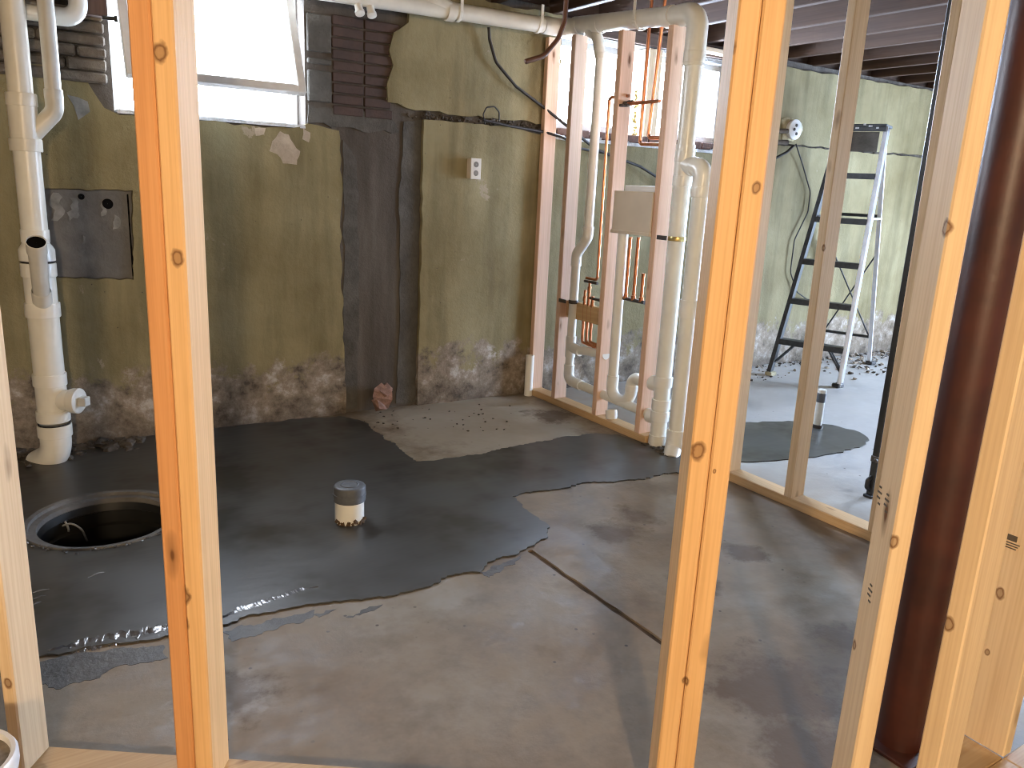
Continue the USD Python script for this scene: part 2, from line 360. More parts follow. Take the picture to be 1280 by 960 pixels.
def cbox(lo, hi, c=.003):
    """Axis-aligned board with eased edges."""
    lo, hi = np.minimum(lo, hi).astype(float), np.maximum(lo, hi).astype(float)
    ctr, h = (lo + hi) / 2, (hi - lo) / 2
    c = min(c, h.min() * .45)
    pts = []
    for sx in (-1, 1):
        for sy in (-1, 1):
            for sz in (-1, 1):
                for k in range(3):
                    q = h - c; q[k] = h[k]
                    pts.append(ctr + q * (sx, sy, sz))
    return trimesh.convex.convex_hull(np.array(pts))


def obox(o, ax, size, c=.003):
    """Board with corner at o, axes ax (3 unit vectors), sizes."""
    b = cbox((0, 0, 0), size, c)
    M = np.eye(4); M[:3, :3] = np.array(ax).T; M[:3, 3] = o
    b.apply_transform(M)
    if np.linalg.det(M[:3, :3]) < 0:
        b.invert()
    return b


def stud_between(b, t, e1, e2, w1, w2, c=.003):
    """A post whose corner edge runs from b to t; e1, e2 its horizontal face directions of widths w1, w2."""
    b, t = np.array(b, float), np.array(t, float)
    pts = []
    e1, e2 = np.array(e1, float), np.array(e2, float)
    for end in (b, t):
        for a, s in ((0, 0), (1, 0), (1, 1), (0, 1)):
            base = end + e1 * w1 * a + e2 * w2 * s
            sa, ss = (1 if a == 0 else -1), (1 if s == 0 else -1)
            pts += [base + e1 * c * sa, base + e2 * c * ss]
    return trimesh.convex.convex_hull(np.array(pts))


def fillet(points, R, n=7):
    P = [np.array(p, float) for p in points]
    out = [P[0]]
    for i in range(1, len(P) - 1):
        a, b, d = P[i - 1], P[i], P[i + 1]
        u, v = a - b, d - b
        lu, lv = np.linalg.norm(u), np.linalg.norm(v); u /= lu; v /= lv
        ang = math.acos(np.clip(u @ v, -1, 1))
        if ang > math.pi - .03:
            out.append(b); continue
        k = min(R / math.tan(ang / 2), lu * .49, lv * .49)
        r = k * math.tan(ang / 2)
        bis = (u + v) / np.linalg.norm(u + v)
        cen = b + bis * (r / math.sin(ang / 2))
        p0, p1 = b + u * k - cen, b + v * k - cen
        tot = math.pi - ang
        ax = np.cross(p0, p1); ax /= np.linalg.norm(ax)
        for j in range(n + 1):
            th = tot * j / n
            out.append(cen + p0 * math.cos(th) + np.cross(ax, p0) * math.sin(th))
    out.append(P[-1])
    return np.array(out)


def tube(path, r, sides=18, caps=True):
    p = np.array(path, float)
    keep = [0] + [i for i in range(1, len(p)) if np.linalg.norm(p[i] - p[i - 1]) > 1e-6]
    p = p[keep]
    r = np.broadcast_to(r, (len(p),)) if np.ndim(r) == 0 else np.array(r)[keep]
    t = np.gradient(p, axis=0); t /= np.linalg.norm(t, axis=1, keepdims=True)
    a = np.cross(t[0], [0, 0, 1.0] if abs(t[0][2]) < .9 else [1.0, 0, 0]); a /= np.linalg.norm(a)
    V = []
    ang = np.arange(sides) * 2 * math.pi / sides
    for i in range(len(p)):
        a = a - t[i] * (a @ t[i]); a /= np.linalg.norm(a)
        b = np.cross(t[i], a)
        V.append(p[i] + r[i] * (np.cos(ang)[:, None] * a + np.sin(ang)[:, None] * b))
    V = np.vstack(V); F = []
    n = len(p)
    for i in range(n - 1):
        for j in range(sides):
            q = (i * sides + j, i * sides + (j + 1) % sides, (i + 1) * sides + (j + 1) % sides, (i + 1) * sides + j)
            F += [(q[0], q[1], q[2]), (q[0], q[2], q[3])]
    if caps:
        c0, c1 = len(V), len(V) + 1
        V = np.vstack([V, p[0], p[-1]])
        for j in range(sides):
            F.append((c0, (j + 1) % sides, j))
            F.append((c1, (n - 1) * sides + j, (n - 1) * sides + (j + 1) % sides))
    return trimesh.Trimesh(V, np.array(F), process=False)


def lathe(profile, o, axis, sides=28, closed=False):
    """Profile of (radius, height) about the axis from o."""
    axis = np.array(axis, float); axis /= np.linalg.norm(axis)
    a = np.cross(axis, [0, 0, 1.0] if abs(axis[2]) < .9 else [1.0, 0, 0]); a /= np.linalg.norm(a)
    b = np.cross(axis, a)
    ang = np.arange(sides) * 2 * math.pi / sides
    V = np.vstack([np.array(o) + axis * z + max(r, 1e-5) * (np.cos(ang)[:, None] * a + np.sin(ang)[:, None] * b) for r, z in profile])
    F = []
    n = len(profile)
    for i in range(n - 1):
        for j in range(sides):
            q = (i * sides + j, i * sides + (j + 1) % sides, (i + 1) * sides + (j + 1) % sides, (i + 1) * sides + j)
            F += [(q[0], q[1], q[2]), (q[0], q[2], q[3])]
    return trimesh.Trimesh(V, np.array(F), process=False)


def hub(p, axis, r, L, wall=.006):
    """A pipe socket centred at p."""
    axis = np.array(axis, float); axis /= np.linalg.norm(axis)
    R = r + wall
    return lathe([(r * .98, -L / 2), (R - .002, -L / 2), (R, -L / 2 + .003), (R, L / 2 - .003), (R - .002, L / 2), (r * .98, L / 2)], p, axis, 24)


def prism(poly, d0, d1, plane="xz", y=0.0):
    """Extrudes a shapely polygon. plane xz: polygon (x, z), thickness from y=d0 to y=d1. plane xy: thickness z from d0 to d1."""
    geoms = [g for g in getattr(poly, "geoms", [poly]) if g.area > 1e-6]
    out = []
    for g in geoms:
        e = trimesh.creation.extrude_polygon(g, abs(d1 - d0), engine="earcut")
        v = np.array(e.vertices)
        lo = min(d0, d1)
        if plane == "xz":
            w = np.stack([v[:, 0], lo + v[:, 2], v[:, 1]], 1)
            f = e.faces[:, ::-1]
        else:
            w = np.stack([v[:, 0], v[:, 1], lo + v[:, 2]], 1); f = e.faces
        out.append(trimesh.Trimesh(w, f, process=False))
    return trimesh.util.concatenate(out)


def rough(coords, amp, step, seed, closed=True):
    """A hand-broken outline: the polygon's edges subdivided and jittered."""
    r = random.Random(seed)
    pts = []
    c = [tuple(p[:2]) for p in coords]
    for i in range(len(c) if closed else len(c) - 1):
        a, b = np.array(c[i]), np.array(c[(i + 1) % len(c)])
        n = max(1, int(np.linalg.norm(b - a) / step))
        d = (b - a) / max(1e-9, np.linalg.norm(b - a)); nrm = np.array([-d[1], d[0]])
        for k in range(n):
            q = a + (b - a) * k / n
            pts.append(tuple(q + nrm * amp * r.uniform(-1, 1) * (1 if k else .3)))
    return Polygon(pts).buffer(0) if closed else pts


def ring(p):
    p = max(getattr(p, 'geoms', [p]), key=lambda g: g.area)
    return list(p.exterior.coords)[:-1]


def chunk(c, size, seed, flat=1.0):
    r = np.random.default_rng(seed)
    v = r.normal(size=(11, 3)); v /= np.linalg.norm(v, axis=1, keepdims=True)
    v *= r.uniform(.7, 1.0, (11, 1)) * size
    v[:, 2] *= flat
    h = trimesh.convex.convex_hull(v)
    h.apply_translation(np.array(c, float))
    return h


# ================================================================ SETTING
# ---- floor slab with the sump opening and the control joint cut out of it
SC, SR = np.array([.25, 3.15]), .258
slab = sbox(-2.6, -3.2, 7.8, 4.40)
J0, J1 = fl(662, 688)[:2], fl(827, 803)[:2]
J2 = J1 + (J1 - J0) * .06
joint = rough(list(LineString([J0, J1, J2]).buffer(.011, cap_style=2).exterior.coords)[:-1], .003, .05, 3)
hole = Point(*SC).buffer(SR + .012, 24)
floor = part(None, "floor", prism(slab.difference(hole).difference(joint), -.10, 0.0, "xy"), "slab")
tag(floor, kind="structure", label="old mottled tan concrete slab floor")
part(floor, "control_joint", prism(joint, -.02, -.007, "xy"), "joint_dirt", label="brown dirt-filled joint across the slab")

# ---- back wall: dark raw concrete with openings; parging, bricks and blocks on it
W1 = (.50, 1.385, 1.545, 2.34)        # left window opening x0 x1 z0 z1
W2 = (2.95, 4.46, 1.60, 2.22)         # right opening (two lights and a post)
YB = YW + .022                         # face of the raw concrete
wallpoly = sbox(-2.6, -.02, 7.8, 2.30).union(sbox(-2.6, 2.2, 2.9, 2.34)).difference(sbox(W1[0], W1[2], W1[1], W1[3] + .1)).difference(sbox(*[W2[0], W2[2], W2[1], W2[3]]))
wall_back = part(None, "wall_back", prism(wallpoly, YB, YB + .24), "raw_concrete")
tag(wall_back, kind="structure", label="old basement wall of parged concrete with bare dark strip")


def panel(coords, amp, step, seed, th=.022, mat_="parge", name="parge_panel", cut=None, label=None):
    pg = rough(coords, amp, step, seed)
    if cut is not None:
        pg = pg.difference(cut)
    return part(wall_back, name, prism(pg, YB - th, YB + .002), mat_, label=label)


def wz(px, py):
    q = wl(px, py); return (q[0], q[2])


patch = rough([wz(48, 236), wz(166, 238), wz(167, 350), wz(46, 346)], .004, .03, 5)
# left field of parging: up to the broken edge below the rubble courses and the window sill
panel([(-2.6, 0), (1.585, 0), (1.58, .35), (1.562, .9), (1.570, 1.30), (1.556, 1.545), (1.39, 1.565), (1.30, 1.535), (.52, 1.535), (.46, 1.56), (.40, 1.66), (.30, 1.66), (.22, 1.74), (.10, 1.70), (-.3, 1.68), (-2.6, 1.7)],
      .008, .045, 11, cut=patch)
panel([(2.035, 0), (7.8, 0), (7.8, 1.735), (5.0, 1.70), (4.47, 1.60), (2.95, 1.60), (2.6, 1.648), (2.045, 1.640)], .006, .06, 12, th=.030)
panel([(1.99, 1.685), (2.945, 1.685), (2.945, 2.30), (2.03, 2.30), (1.95, 2.21), (1.945, 2.12), (1.86, 2.06), (1.835, 1.97), (1.86, 1.90), (1.825, 1.80), (1.83, 1.71)], .010, .05, 13, th=.026)
panel([(4.48, 1.62), (5.0, 1.715), (7.8, 1.752), (7.8, 2.29), (4.48, 2.24)], .006, .07, 14, th=.022)
panel([(1.905, .02), (2.03, .02), (2.035, 1.64), (1.93, 1.62), (1.91, 1.2), (1.925, .6)], .006, .06, 15, th=.008, mat_="block_grey", name="plaster_strip", label="brownish rough strip beside the bare chase")
panel([(1.585, .02), (1.66, .02), (1.675, .9), (1.66, 1.4), (1.585, 1.5)], .008, .06, 16, th=.004, mat_="block_grey", name="plaster_strip")
# recessed slab in the square patch
slate = part(wall_back, "recessed_slab", prism(patch.buffer(-.004), YB - .008, YB + .001), "slate", label="dark smooth square panel recessed in the wall")
for (px, py), s, sd in (((92, 262), .05, 1), ((145, 278), .035, 2), ((130, 262), .03, 3), ((70, 258), .06, 4), ((105, 300), .02, 5)):
    q = wl(px, py)
    part(slate, "lime_smear", prism(rough([(q[0] - s * .4, q[2] - s), (q[0] + s * .3, q[2] - s * .8), (q[0] + s * .5, q[2] + s * .7), (q[0] - s * .1, q[2] + s)], s * .25, .015, sd), YB - .0105, YB - .007), "slate_pale")
g0, g1 = wl(161, 243), wl(166, 346)
part(slate, "painted_edge_shadow", cbox((g0[0], YB - .009, g1[2]), (g1[0], YB - .004, g0[2]), .001), "black_rough", label="painted shadow strip along the edge of the square panel")  # black strip paints the shadow down the right edge of the panel
q = wl(135, 255)
part(slate, "hole", lathe([(.001, 0), (.022, 0), (.024, .004)], (q[0], YB - .011, q[2]), (0, 1, 0)), "black_rough", label="small round black hole")
q = wl(102, 246)
part(slate, "hole", lathe([(.001, 0), (.012, 0), (.014, .004)], (q[0], YB - .011, q[2]), (0, 1, 0)), "black_rough", label="small round black hole")

# bricks of the blocked chase: two to a row
for k in range(9):
    zt = 2.105 - k * .0545
    for j in range(2):
        x0 = 1.528 + j * .172 + rng.uniform(-.003, .003)
        x1 = x0 + (.166 if j == 0 else .205 - (.05 if k > 2 else 0) + rng.uniform(-.01, .01))
        part(wall_back, "brick", cbox((x0, YB - .014 - rng.uniform(0, .006), zt - .046), (x1, YB + .02, zt), .004), "brick_dark")
for (a, b, c_, d) in ((367, 12, 409, 66), (368, 84, 409, 128), (368, 69, 409, 81)):
    p0, p1 = wl(a, b), wl(c_, d)
    part(wall_back, "concrete_block", cbox((1.395, YB - .018 - rng.uniform(0, .006), p1[2]), (1.518, YB + .02, p0[2]), .005), "block_grey")
# torn mortar between bricks and the window corner
panel([(1.39, 1.57), (1.56, 1.56), (1.90, 1.56), (1.86, 1.64), (1.52, 1.655), (1.40, 1.66)], .014, .04, 17, th=.012, mat_="block_grey", name="mortar_patch")
# crumbled ledge along the cold joint
led = []
for k in range(95):
    x = rng.uniform(1.93, 2.95)
    led.append(chunk((x, YB - .008, 1.663 + rng.uniform(-.018, .016)), rng.uniform(.008, .02), 400 + k))
part(wall_back, "crumbled_joint", led, "rubble_dark", kind="stuff", label="dark crumbling joint line across the wall")
led = []
for k in range(70):
    x = rng.uniform(4.5, 7.0)
    led.append(chunk((x, YB - .008, 1.663 + .03 * (x - 4.5) / 2.5 + .03 + rng.uniform(-.008, .008)), rng.uniform(.006, .012), 600 + k))
part(wall_back, "crumbled_joint", led, "rubble_dark", kind="stuff")
# layered stones left of the window
for k in range(6):
    z0 = 1.66 + k * .052
    x = -.5
    while x < .44:
        L = rng.uniform(.18, .36); x1 = min(x + L, .485)
        part(wall_back, "ledge_stone", cbox((x, YB - .02 - rng.uniform(0, .035), z0), (x1 - .006, YB + .03, z0 + .045 + rng.uniform(-.006, .004)), .008), "stone_layer_pale" if k == 5 or rng.random() < .25 else "stone_layer")
        x = x1
# debris and lime at the broken edge of the parging
panel([wz(84, 118), wz(110, 127), wz(113, 140), wz(98, 150), wz(92, 132)], .01, .03, 18, th=.0235, mat_="slate_pale", name="lime_patch")
panel([wz(*p) for p in ((340, 176), (350, 164), (361, 168), (367, 180), (375, 189), (371, 206), (354, 204), (346, 193), (337, 189))], .006, .02, 31, th=.0232, mat_="bare_patch", name="bare_patch")
panel([wz(*p) for p in ((379, 160), (388, 166), (386, 178), (378, 174))], .004, .02, 32, th=.0232, mat_="bare_patch", name="bare_patch")
panel([wz(*p) for p in ((318, 160), (332, 160), (330, 168), (320, 170))], .004, .02, 33, th=.0232, mat_="bare_patch", name="bare_patch")

# ---- other walls and the ceiling (behind or beside the view)
wr = sbox(-3.2, 0, 4.4, 2.6).difference(sbox(1.2, .02, 2.9, 2.12))
v = prism(wr, 0, .2)
vv = np.array(v.vertices); v = trimesh.Trimesh(np.stack([7.62 + vv[:, 1], vv[:, 0], vv[:, 2]], 1), v.faces[:, ::-1], process=False)
tag(part(None, "wall_right", v, "parge"), kind="structure", label="parged end wall of the far room")
tag(part(None, "wall_left", trimesh.creation.box(bounds=((-2.8, -3.2, 0), (-2.6, 4.4, 2.6))), "drywall"), kind="structure", label="plain wall left of the view")
tag(part(None, "wall_front", trimesh.creation.box(bounds=((-2.8, -3.4, 0), (7.8, -3.2, 2.6))), "drywall"), kind="structure", label="plain wall behind the viewer")
ceiling = part(None, "ceiling", trimesh.creation.box(bounds=((-2.8, -3.4, 2.50), (7.85, 4.42, 2.55))), "subfloor")
tag(ceiling, kind="structure", label="dark underside of the floor above on old joists")
x = -2.4
while x < 7.6:
    part(ceiling, "joist", cbox((x, -3.1, 2.295 + rng.uniform(-.006, .006)), (x + .045, 4.36, 2.50), .004), "old_joist")
    x += .405
rim = [cbox((-2.6, YB + .01, 2.345), (.50, YB + .23, 2.50)), cbox((1.39, YB + .01, 2.345), (2.9, YB + .23, 2.50)), cbox((2.9, YB + .05, 2.305), (7.6, YB + .23, 2.50))]
part(ceiling, "rim_board", rim, "old_beam")
# old timber at the top left beside the window
p0, p1 = wl(86, 8), wl(130, 46)
ob = thing("old_timber", "dark old timber post and beam left of the bright window", "timber", (.2, YB - .05, 1.95))
part(ob, "beam", cbox((-.6, YB - .07, 1.985), (.44, YB - .001, 2.29), .006), "old_beam")
part(ob, "post", cbox((.405, YB - .095, 1.93), (.49, YB - .001, 2.29), .006), "old_post")


# ---- windows
def frame_rect(x0, x1, z0, z1, w, y0, y1, c=.004):
    return [cbox((x0, y0, z0), (x0 + w, y1, z1), c), cbox((x1 - w, y0, z0), (x1, y1, z1), c),
            cbox((x0 + w, y0, z1 - w), (x1 - w, y1, z1), c), cbox((x0 + w, y0, z0), (x1 - w, y1, z0 + w), c)]


win1 = thing("window_1", "left basement window with a tilted white sash, sky blown out white", None, (.94, YW, 1.55), kind="structure")
for nm, mm in zip(("jamb", "jamb", "head", "sill"), frame_rect(W1[0], W1[1], W1[2], W1[3], .035, YB + .12, YB + .20)):
    part(win1, nm, mm, "vinyl")
# hopper sash hung at the top and tilted into the room
hz, hy = 2.30, YB + .10
ang = math.radians(-22)
def tilt(mesh):
    mm = mesh.copy(); mm.apply_transform(trimesh.transformations.rotation_matrix(ang, (1, 0, 0), (0, hy, hz))); return mm
sash = part(win1, "sash", [tilt(b) for b in frame_rect(W1[0] + .04, W1[1] - .045, hz - .655, hz, .04, hy - .02, hy + .02)], "vinyl", label="white window sash tilted inward")
part(sash, "pane", tilt(trimesh.creation.box(bounds=((W1[0] + .08, hy - .003, hz - .615), (W1[1] - .085, hy + .003, hz - .04)))), "pane")
part(win1, "stone_ledge", [prism(rough([(W1[0] + .01, YB - .02), (W1[1] - .01, YB - .024), (W1[1] - .01, YB + .12), (W1[0] + .01, YB + .12)], .008, .05, 41), W1[2] - .004, W1[2] + .012, "xy")] +
     [chunk((rng.uniform(W1[0] + .05, W1[1] - .05), YB - .005 + rng.uniform(0, .05), W1[2] + .012), rng.uniform(.006, .013), 50 + k) for k in range(14)], "ledge_dust", label="dusty window ledge")

win2 = thing("window_2", "right basement window behind the pipe partition, left light", None, (3.3, YW, 1.68), kind="structure")
for nm, mm in zip(("jamb", "jamb", "head", "sill"), frame_rect(2.955, 3.60, 1.675, 2.20, .04, YB + .09, YB + .16)):
    part(win2, nm, mm, "vinyl")
part(win2, "pane", trimesh.creation.box(bounds=((2.995, YB + .122, 1.715), (3.56, YB + .128, 2.16))), "pane")
win3 = thing("window_3", "right basement window beside the tall pine stud, right light", None, (4.1, YW, 1.68), kind="structure")
for nm, mm in zip(("jamb", "jamb", "head", "sill"), frame_rect(3.80, 4.455, 1.675, 2.20, .04, YB + .09, YB + .16)):
    part(win3, nm, mm, "vinyl")
part(win3, "pane", trimesh.creation.box(bounds=((3.84, YB + .122, 1.715), (4.415, YB + .128, 2.16))), "pane")
part(wall_back, "window_post", cbox((3.665, YB - .01, 1.62), (3.775, YB + .16, 2.215), .004), "pine_pale", label="pine post between the two right windows")
part(wall_back, "foam_seam", [chunk((3.632 + rng.uniform(-.012, .012), YB + .05, 1.66 + k * .022), rng.uniform(.014, .024), 70 + k) for k in range(14)], "foam_yellow", kind="stuff", label="yellow foam squeezed beside the window post")
for k in range(6):
    x0 = 2.96 + k * .25
    part(wall_back, "sill_brick", cbox((x0, YB - .012 - rng.uniform(0, .01), 1.622), (x0 + .243, YB + .12, 1.668), .004), "sill_brick")
part(wall_back, "window_ledge", [prism(rough([(2.96, YB - .045), (4.46, YB - .04), (4.46, YB + .10), (2.96, YB + .10)], .012, .05, 42), 1.598, 1.618, "xy")] +
     [chunk((rng.uniform(3, 4.42), YB - .03 + rng.uniform(0, .03), 1.62), rng.uniform(.008, .02), 90 + k) for k in range(26)], "ledge_dust", label="white dusty ledge under the right windows")

# header timbers above the right windows
hd = thing("window_header", "rough old timber header over the right windows", "beam", (4.0, YW - .05, 2.23))
part(hd, "beam", cbox((2.95, YB - .03, 2.225), (4.9, YB + .06, 2.30), .005), "old_beam")
part(hd, "board", cbox((3.95, YB - .12, 2.235), (4.75, YB - .035, 2.262), .004), "pine_header")

# patio door in the end wall (out of the frame, lets the daylight in)
d1 = thing("door_1", "open patio doorway in the end wall", None, (7.7, 2.05, 0), kind="structure")
part(d1, "door_frame", [cbox((7.60, 1.16, 0), (7.74, 1.22, 2.16)), cbox((7.60, 2.88, 0), (7.74, 2.94, 2.16)), cbox((7.60, 1.16, 2.10), (7.74, 2.94, 2.16))], "vinyl")

# ================================================================ FRESH CONCRETE
def F(*pts): return [tuple(fl(px, py)[:2]) for px, py in pts]


outline = F((95, 553), (190, 545), (262, 536), (320, 530), (425, 521), (452, 527), (470, 541), (497, 560), (520, 578), (560, 574), (610, 567), (660, 556), (705, 547), (748, 543), (775, 545))
outline += [(2.815, 2.98), (2.86, 2.94), (2.95, 2.94), (2.96, 2.52), (2.80, 2.52), (2.79, 2.48)]
outline += F((842, 592), (815, 597), (770, 603), (725, 606), (690, 613), (650, 618), (640, 622), (652, 636), (668, 646), (684, 658), (683, 672), (662, 684), (648, 693), (620, 700), (600, 716), (560, 722),
             (520, 738), (480, 747), (440, 752), (395, 757), (330, 768), (285, 782), (215, 795), (150, 806), (90, 816), (50, 822))
outline += [(-.35, 2.10), (-1.2, 2.2), (-1.2, 3.9), (-.2, 4.0)]
patchpoly = rough(ring(rough(outline, .016, .055, 21)), .007, .014, 23).difference(Point(*SC).buffer(SR + .012, 28))
wet = thing("concrete_patch", "dark fresh wet concrete troweled around the sump pit and across the slab", "concrete patch", (1.0, 2.9, 0))
part(wet, "surface", prism(patchpoly, -.001, .006, "xy"), "wet_concrete")
# thin shining film of bleed water along the near edge, and a low lip
lip = F((52, 818), (90, 811), (150, 800), (215, 789), (280, 774), (330, 758), (375, 742), (398, 736))
pl = LineString(lip)
def ribbon(t0, t1, w0, w1, seed, jit, side=0.0):
    r = random.Random(seed); up_, dn_ = [], []
    n = 90
    for k in range(n + 1):
        t = t0 + (t1 - t0) * k / n
        q = pl.interpolate(t, normalized=True); q2 = pl.interpolate(min(1, t + .01), normalized=True); q1 = pl.interpolate(max(0, t - .01), normalized=True)
        d = np.array([q2.x - q1.x, q2.y - q1.y]); d /= np.linalg.norm(d); nn_ = np.array([-d[1], d[0]])
        w = (w0 + (w1 - w0) * k / n) * min(1, 6 * k / n + .05, 6 * (1 - k / n) + .05)
        c_ = np.array([q.x, q.y]) + nn_ * side
        up_.append(tuple(c_ + nn_ * w * (1 + jit * r.uniform(-1, 1)))); dn_.append(tuple(c_ - nn_ * w * (1 + jit * r.uniform(-1, 1))))
    return Polygon(up_ + dn_[::-1]).buffer(0)
def bevel(t0, t1, w0, w1, seed, jit, bump, hi=.0085):
    """Sloping wet edge, falling towards the near side."""
    r = random.Random(seed); n, m_ = 110, 7
    V = []
    for k in range(n + 1):
        t = t0 + (t1 - t0) * k / n
        q = pl.interpolate(t, normalized=True); q2 = pl.interpolate(min(1, t + .01), normalized=True); q1 = pl.interpolate(max(0, t - .01), normalized=True)
        d = np.array([q2.x - q1.x, q2.y - q1.y]); d /= np.linalg.norm(d); nn_ = np.array([-d[1], d[0]])
        w = (w0 + (w1 - w0) * k / n) * min(1, 6 * k / n + .05, 6 * (1 - k / n) + .05)
        a_, b_ = w * (1 + jit * r.uniform(-1, 1)), w * (1 + jit * r.uniform(-1, 1))
        for j in range(m_ + 1):
            u = j / m_; c_ = np.array([q.x, q.y]) + nn_ * (-b_ + (a_ + b_) * u)
            V.append((*c_, .0015 + (hi - .0015) * u ** .9))
    V = np.array(V); V[:, 2] += (meshkit.fbm(V * (70, 70, 0) + 3, 3, seed) - .5) * bump
    F_ = []
    for k in range(n):
        for j in range(m_):
            i0 = k * (m_ + 1) + j; F_ += [(i0, i0 + m_ + 1, i0 + m_ + 2), (i0, i0 + m_ + 2, i0 + 1)]
    return trimesh.Trimesh(V, np.array(F_), process=False)
part(wet, "water_film", bevel(.60, 1.0, .026, .016, 1, .3, .0016), "water_film", smooth=True, label="bright wet film along the edge of the concrete")
part(wet, "water_film", bevel(.02, .62, .020, .030, 2, .5, .008, .010), "water_film", smooth=True)
# thin smears trailed beyond the edge
for i, (pts, sd) in enumerate(((((48, 828), (110, 815), (205, 806), (210, 822), (150, 832), (118, 850), (70, 862), (45, 855)), 1), (((275, 790), (330, 778), (392, 762), (380, 778), (330, 790), (290, 802)), 2),
                               (((432, 772), (455, 762), (500, 745), (497, 748), (462, 764), (436, 773)), 3), (((392, 769), (412, 763), (420, 762), (400, 771)), 4), (((600, 716), (640, 700), (652, 694), (640, 706), (612, 722)), 5))):
    part(wet, "smear", prism(rough(ring(rough(F(*pts), .014, .03, 60 + sd)), .006, .010, 80 + sd), -.001, .0008, "xy"), "wet_smear")
# trowel ridges catching light at the left
for a, b in (((38, 742), (62, 736)), ((38, 750), (58, 744)), ((40, 757), (52, 752)), ((110, 722), (131, 715))):
    p0, p1 = fl(*a, z=.006), fl(*b, z=.006)
    part(wet, "trowel_ridge", tube([p0, (p0 + p1) / 2 + (0, .003, .001), p1], [.001, .004, .001], 8), "wet_rim", smooth=True)

ol2 = F((880, 560), (898, 538), (930, 529), (985, 527), (1040, 532), (1075, 541), (1086, 551), (1075, 560), (1040, 568), (1000, 574), (960, 577), (915, 579))
p2 = thing("concrete_patch", "oval of fresh wet concrete around the slim white riser in the far room", "concrete patch", tuple(fl(985, 552)))
part(p2, "surface", prism(rough(ol2, .012, .04, 22), -.001, .005, "xy"), "wet_concrete")

# ================================================================ SUMP PIT
sp = thing("sump_basin", "round black plastic sump pit sunk in the wet concrete", "sump pit", (SC[0], SC[1], 0))
O = (SC[0], SC[1], 0.0)
part(sp, "rim", lathe([(SR - .030, -.022), (SR - .028, -.004), (SR - .004, -.002), (SR - .002, .010), (SR + .016, .012), (SR + .018, .005), (SR + .006, -.012), (SR - .030, -.024)], O, (0, 0, 1), 56), "slate", smooth=40)
part(sp, "wall", lathe([(SR - .028, -.02), (SR - .034, -.055), (SR - .022, -.062), (SR - .022, -.11), (SR - .034, -.118), (SR - .034, -.20), (SR - .022, -.208), (SR - .024, -.30), (SR - .04, -.31), (SR - .05, -.60)], O, (0, 0, 1), 56), "basin", smooth=40)
part(sp, "water", lathe([(SR - .05, -.52), (.001, -.52)], O, (0, 0, 1), 56), "pit_water", label="dark water at the bottom of the pit")
crumb = []
for k in range(120):
    a = rng.uniform(math.pi * .95, math.pi * 2.12)
    rr = SR + .012 + abs(rng.gauss(0, .012))
    crumb.append(chunk((SC[0] + rr * math.cos(a), SC[1] + rr * math.sin(a), .010), rng.uniform(.003, .009), 700 + k, .6))
part(sp, "mortar_crumbs", crumb, "wet_rim", kind="stuff", label="wet mortar crumbs round the pit rim")
hs = thing("hose", "thin clear hose looped over the inside of the sump pit", "hose", (.13, 3.1, -.1))
part(hs, "tube", tube(fillet([fl(72, 636, -.02), fl(77, 644, -.035), fl(86, 660, -.08), fl(84, 676, -.2)], .03), .0045, 8), "vinyl_tube", smooth=True)
part(hs, "tube", tube(fillet([fl(68, 668, -.13), fl(78, 657, -.075), fl(90, 654, -.06), fl(102, 661, -.08), fl(109, 676, -.16)], .04), .004, 8), "vinyl_tube", smooth=True)

# ================================================================ CLEANOUT STUB
c0 = fl(437, 652)
co = thing("cleanout_stub", "short white pipe stub with a grey rubber cap standing in the wet concrete", "pipe stub", tuple(c0))
R = .056
part(co, "pipe", lathe([(R - .006, .13), (R - .006, -.0), (R, 0), (R, .125), (R - .006, .13)], c0, (0, 0, 1), 36), "pvc", smooth=40)
cap = part(co, "cap", lathe([(R - .002, .092), (R + .005, .092), (R + .006, .095), (R + .006, .148), (R + .002, .153), (R - .006, .155), (.036, .155), (.034, .157), (.030, .157), (.028, .155), (.001, .155)], c0, (0, 0, 1), 36), "grey_rubber", smooth=40, label="grey rubber cap")
part(cap, "clamp_band", lathe([(R + .0055, .112), (R + .0075, .113), (R + .0075, .123), (R + .0055, .124)], c0, (0, 0, 1), 36), "grey_rubber", smooth=40)
part(co, "rust_stain", [chunk(c0 + (R * math.cos(a), R * math.sin(a), .010 + .012 * rng.random()), .009 + .006 * rng.random(), 800 + k, 1.2) for k, a in enumerate(np.linspace(math.radians(190), math.radians(330), 13))], "joint_dirt", kind="stuff", label="rusty dirt ring at the foot of the stub")

# ================================================================ LEFT SOIL STACK
LY = 3.90


def at_y(px, py, y=LY):
    return on(px, py, (0, 1, 0), y)


bx, by = .139, LY
st = thing("soil_stack", "thick white soil pipe standing at the left by the sump pit", "drain pipe", (bx, by, 0))
Zf = lambda py: at_y(34 + (py - 240) * .115, py)[2]
def X(py): return at_y(34 + (py - 240) * .115, py)[0] * .25 + bx * .75
def seg(py0, py1): return [(X(py0), by, Zf(py0)), (X(py1), by, Zf(py1))]
zt = 2.30
part(st, "upper_pipe", tube([(X(0), by, zt), (X(120), by, Zf(120))], .0455, 28), "pvc_aged", smooth=40)
part(st, "wye", [tube(seg(120, 178), .053, 28), hub((X(124), by, Zf(124)), (0, 0, 1), .050, .05), hub((X(181), by, Zf(181)), (0, 0, 1), .050, .05, .010)], "pvc_aged", smooth=40)
part(st, "middle_pipe", tube(seg(180, 300), .0500, 28), "pvc", smooth=40)
part(st, "reducer", [hub((X(297), by, Zf(295)), (0, 0, 1), .050, .055, .004), lathe([(.05, .03), (.062, .012), (.068, 0), (.068, -.045), (.06, -.045)], (X(312), by, Zf(312)), (0, 0, 1), 28)], "pvc_fitting", smooth=40)
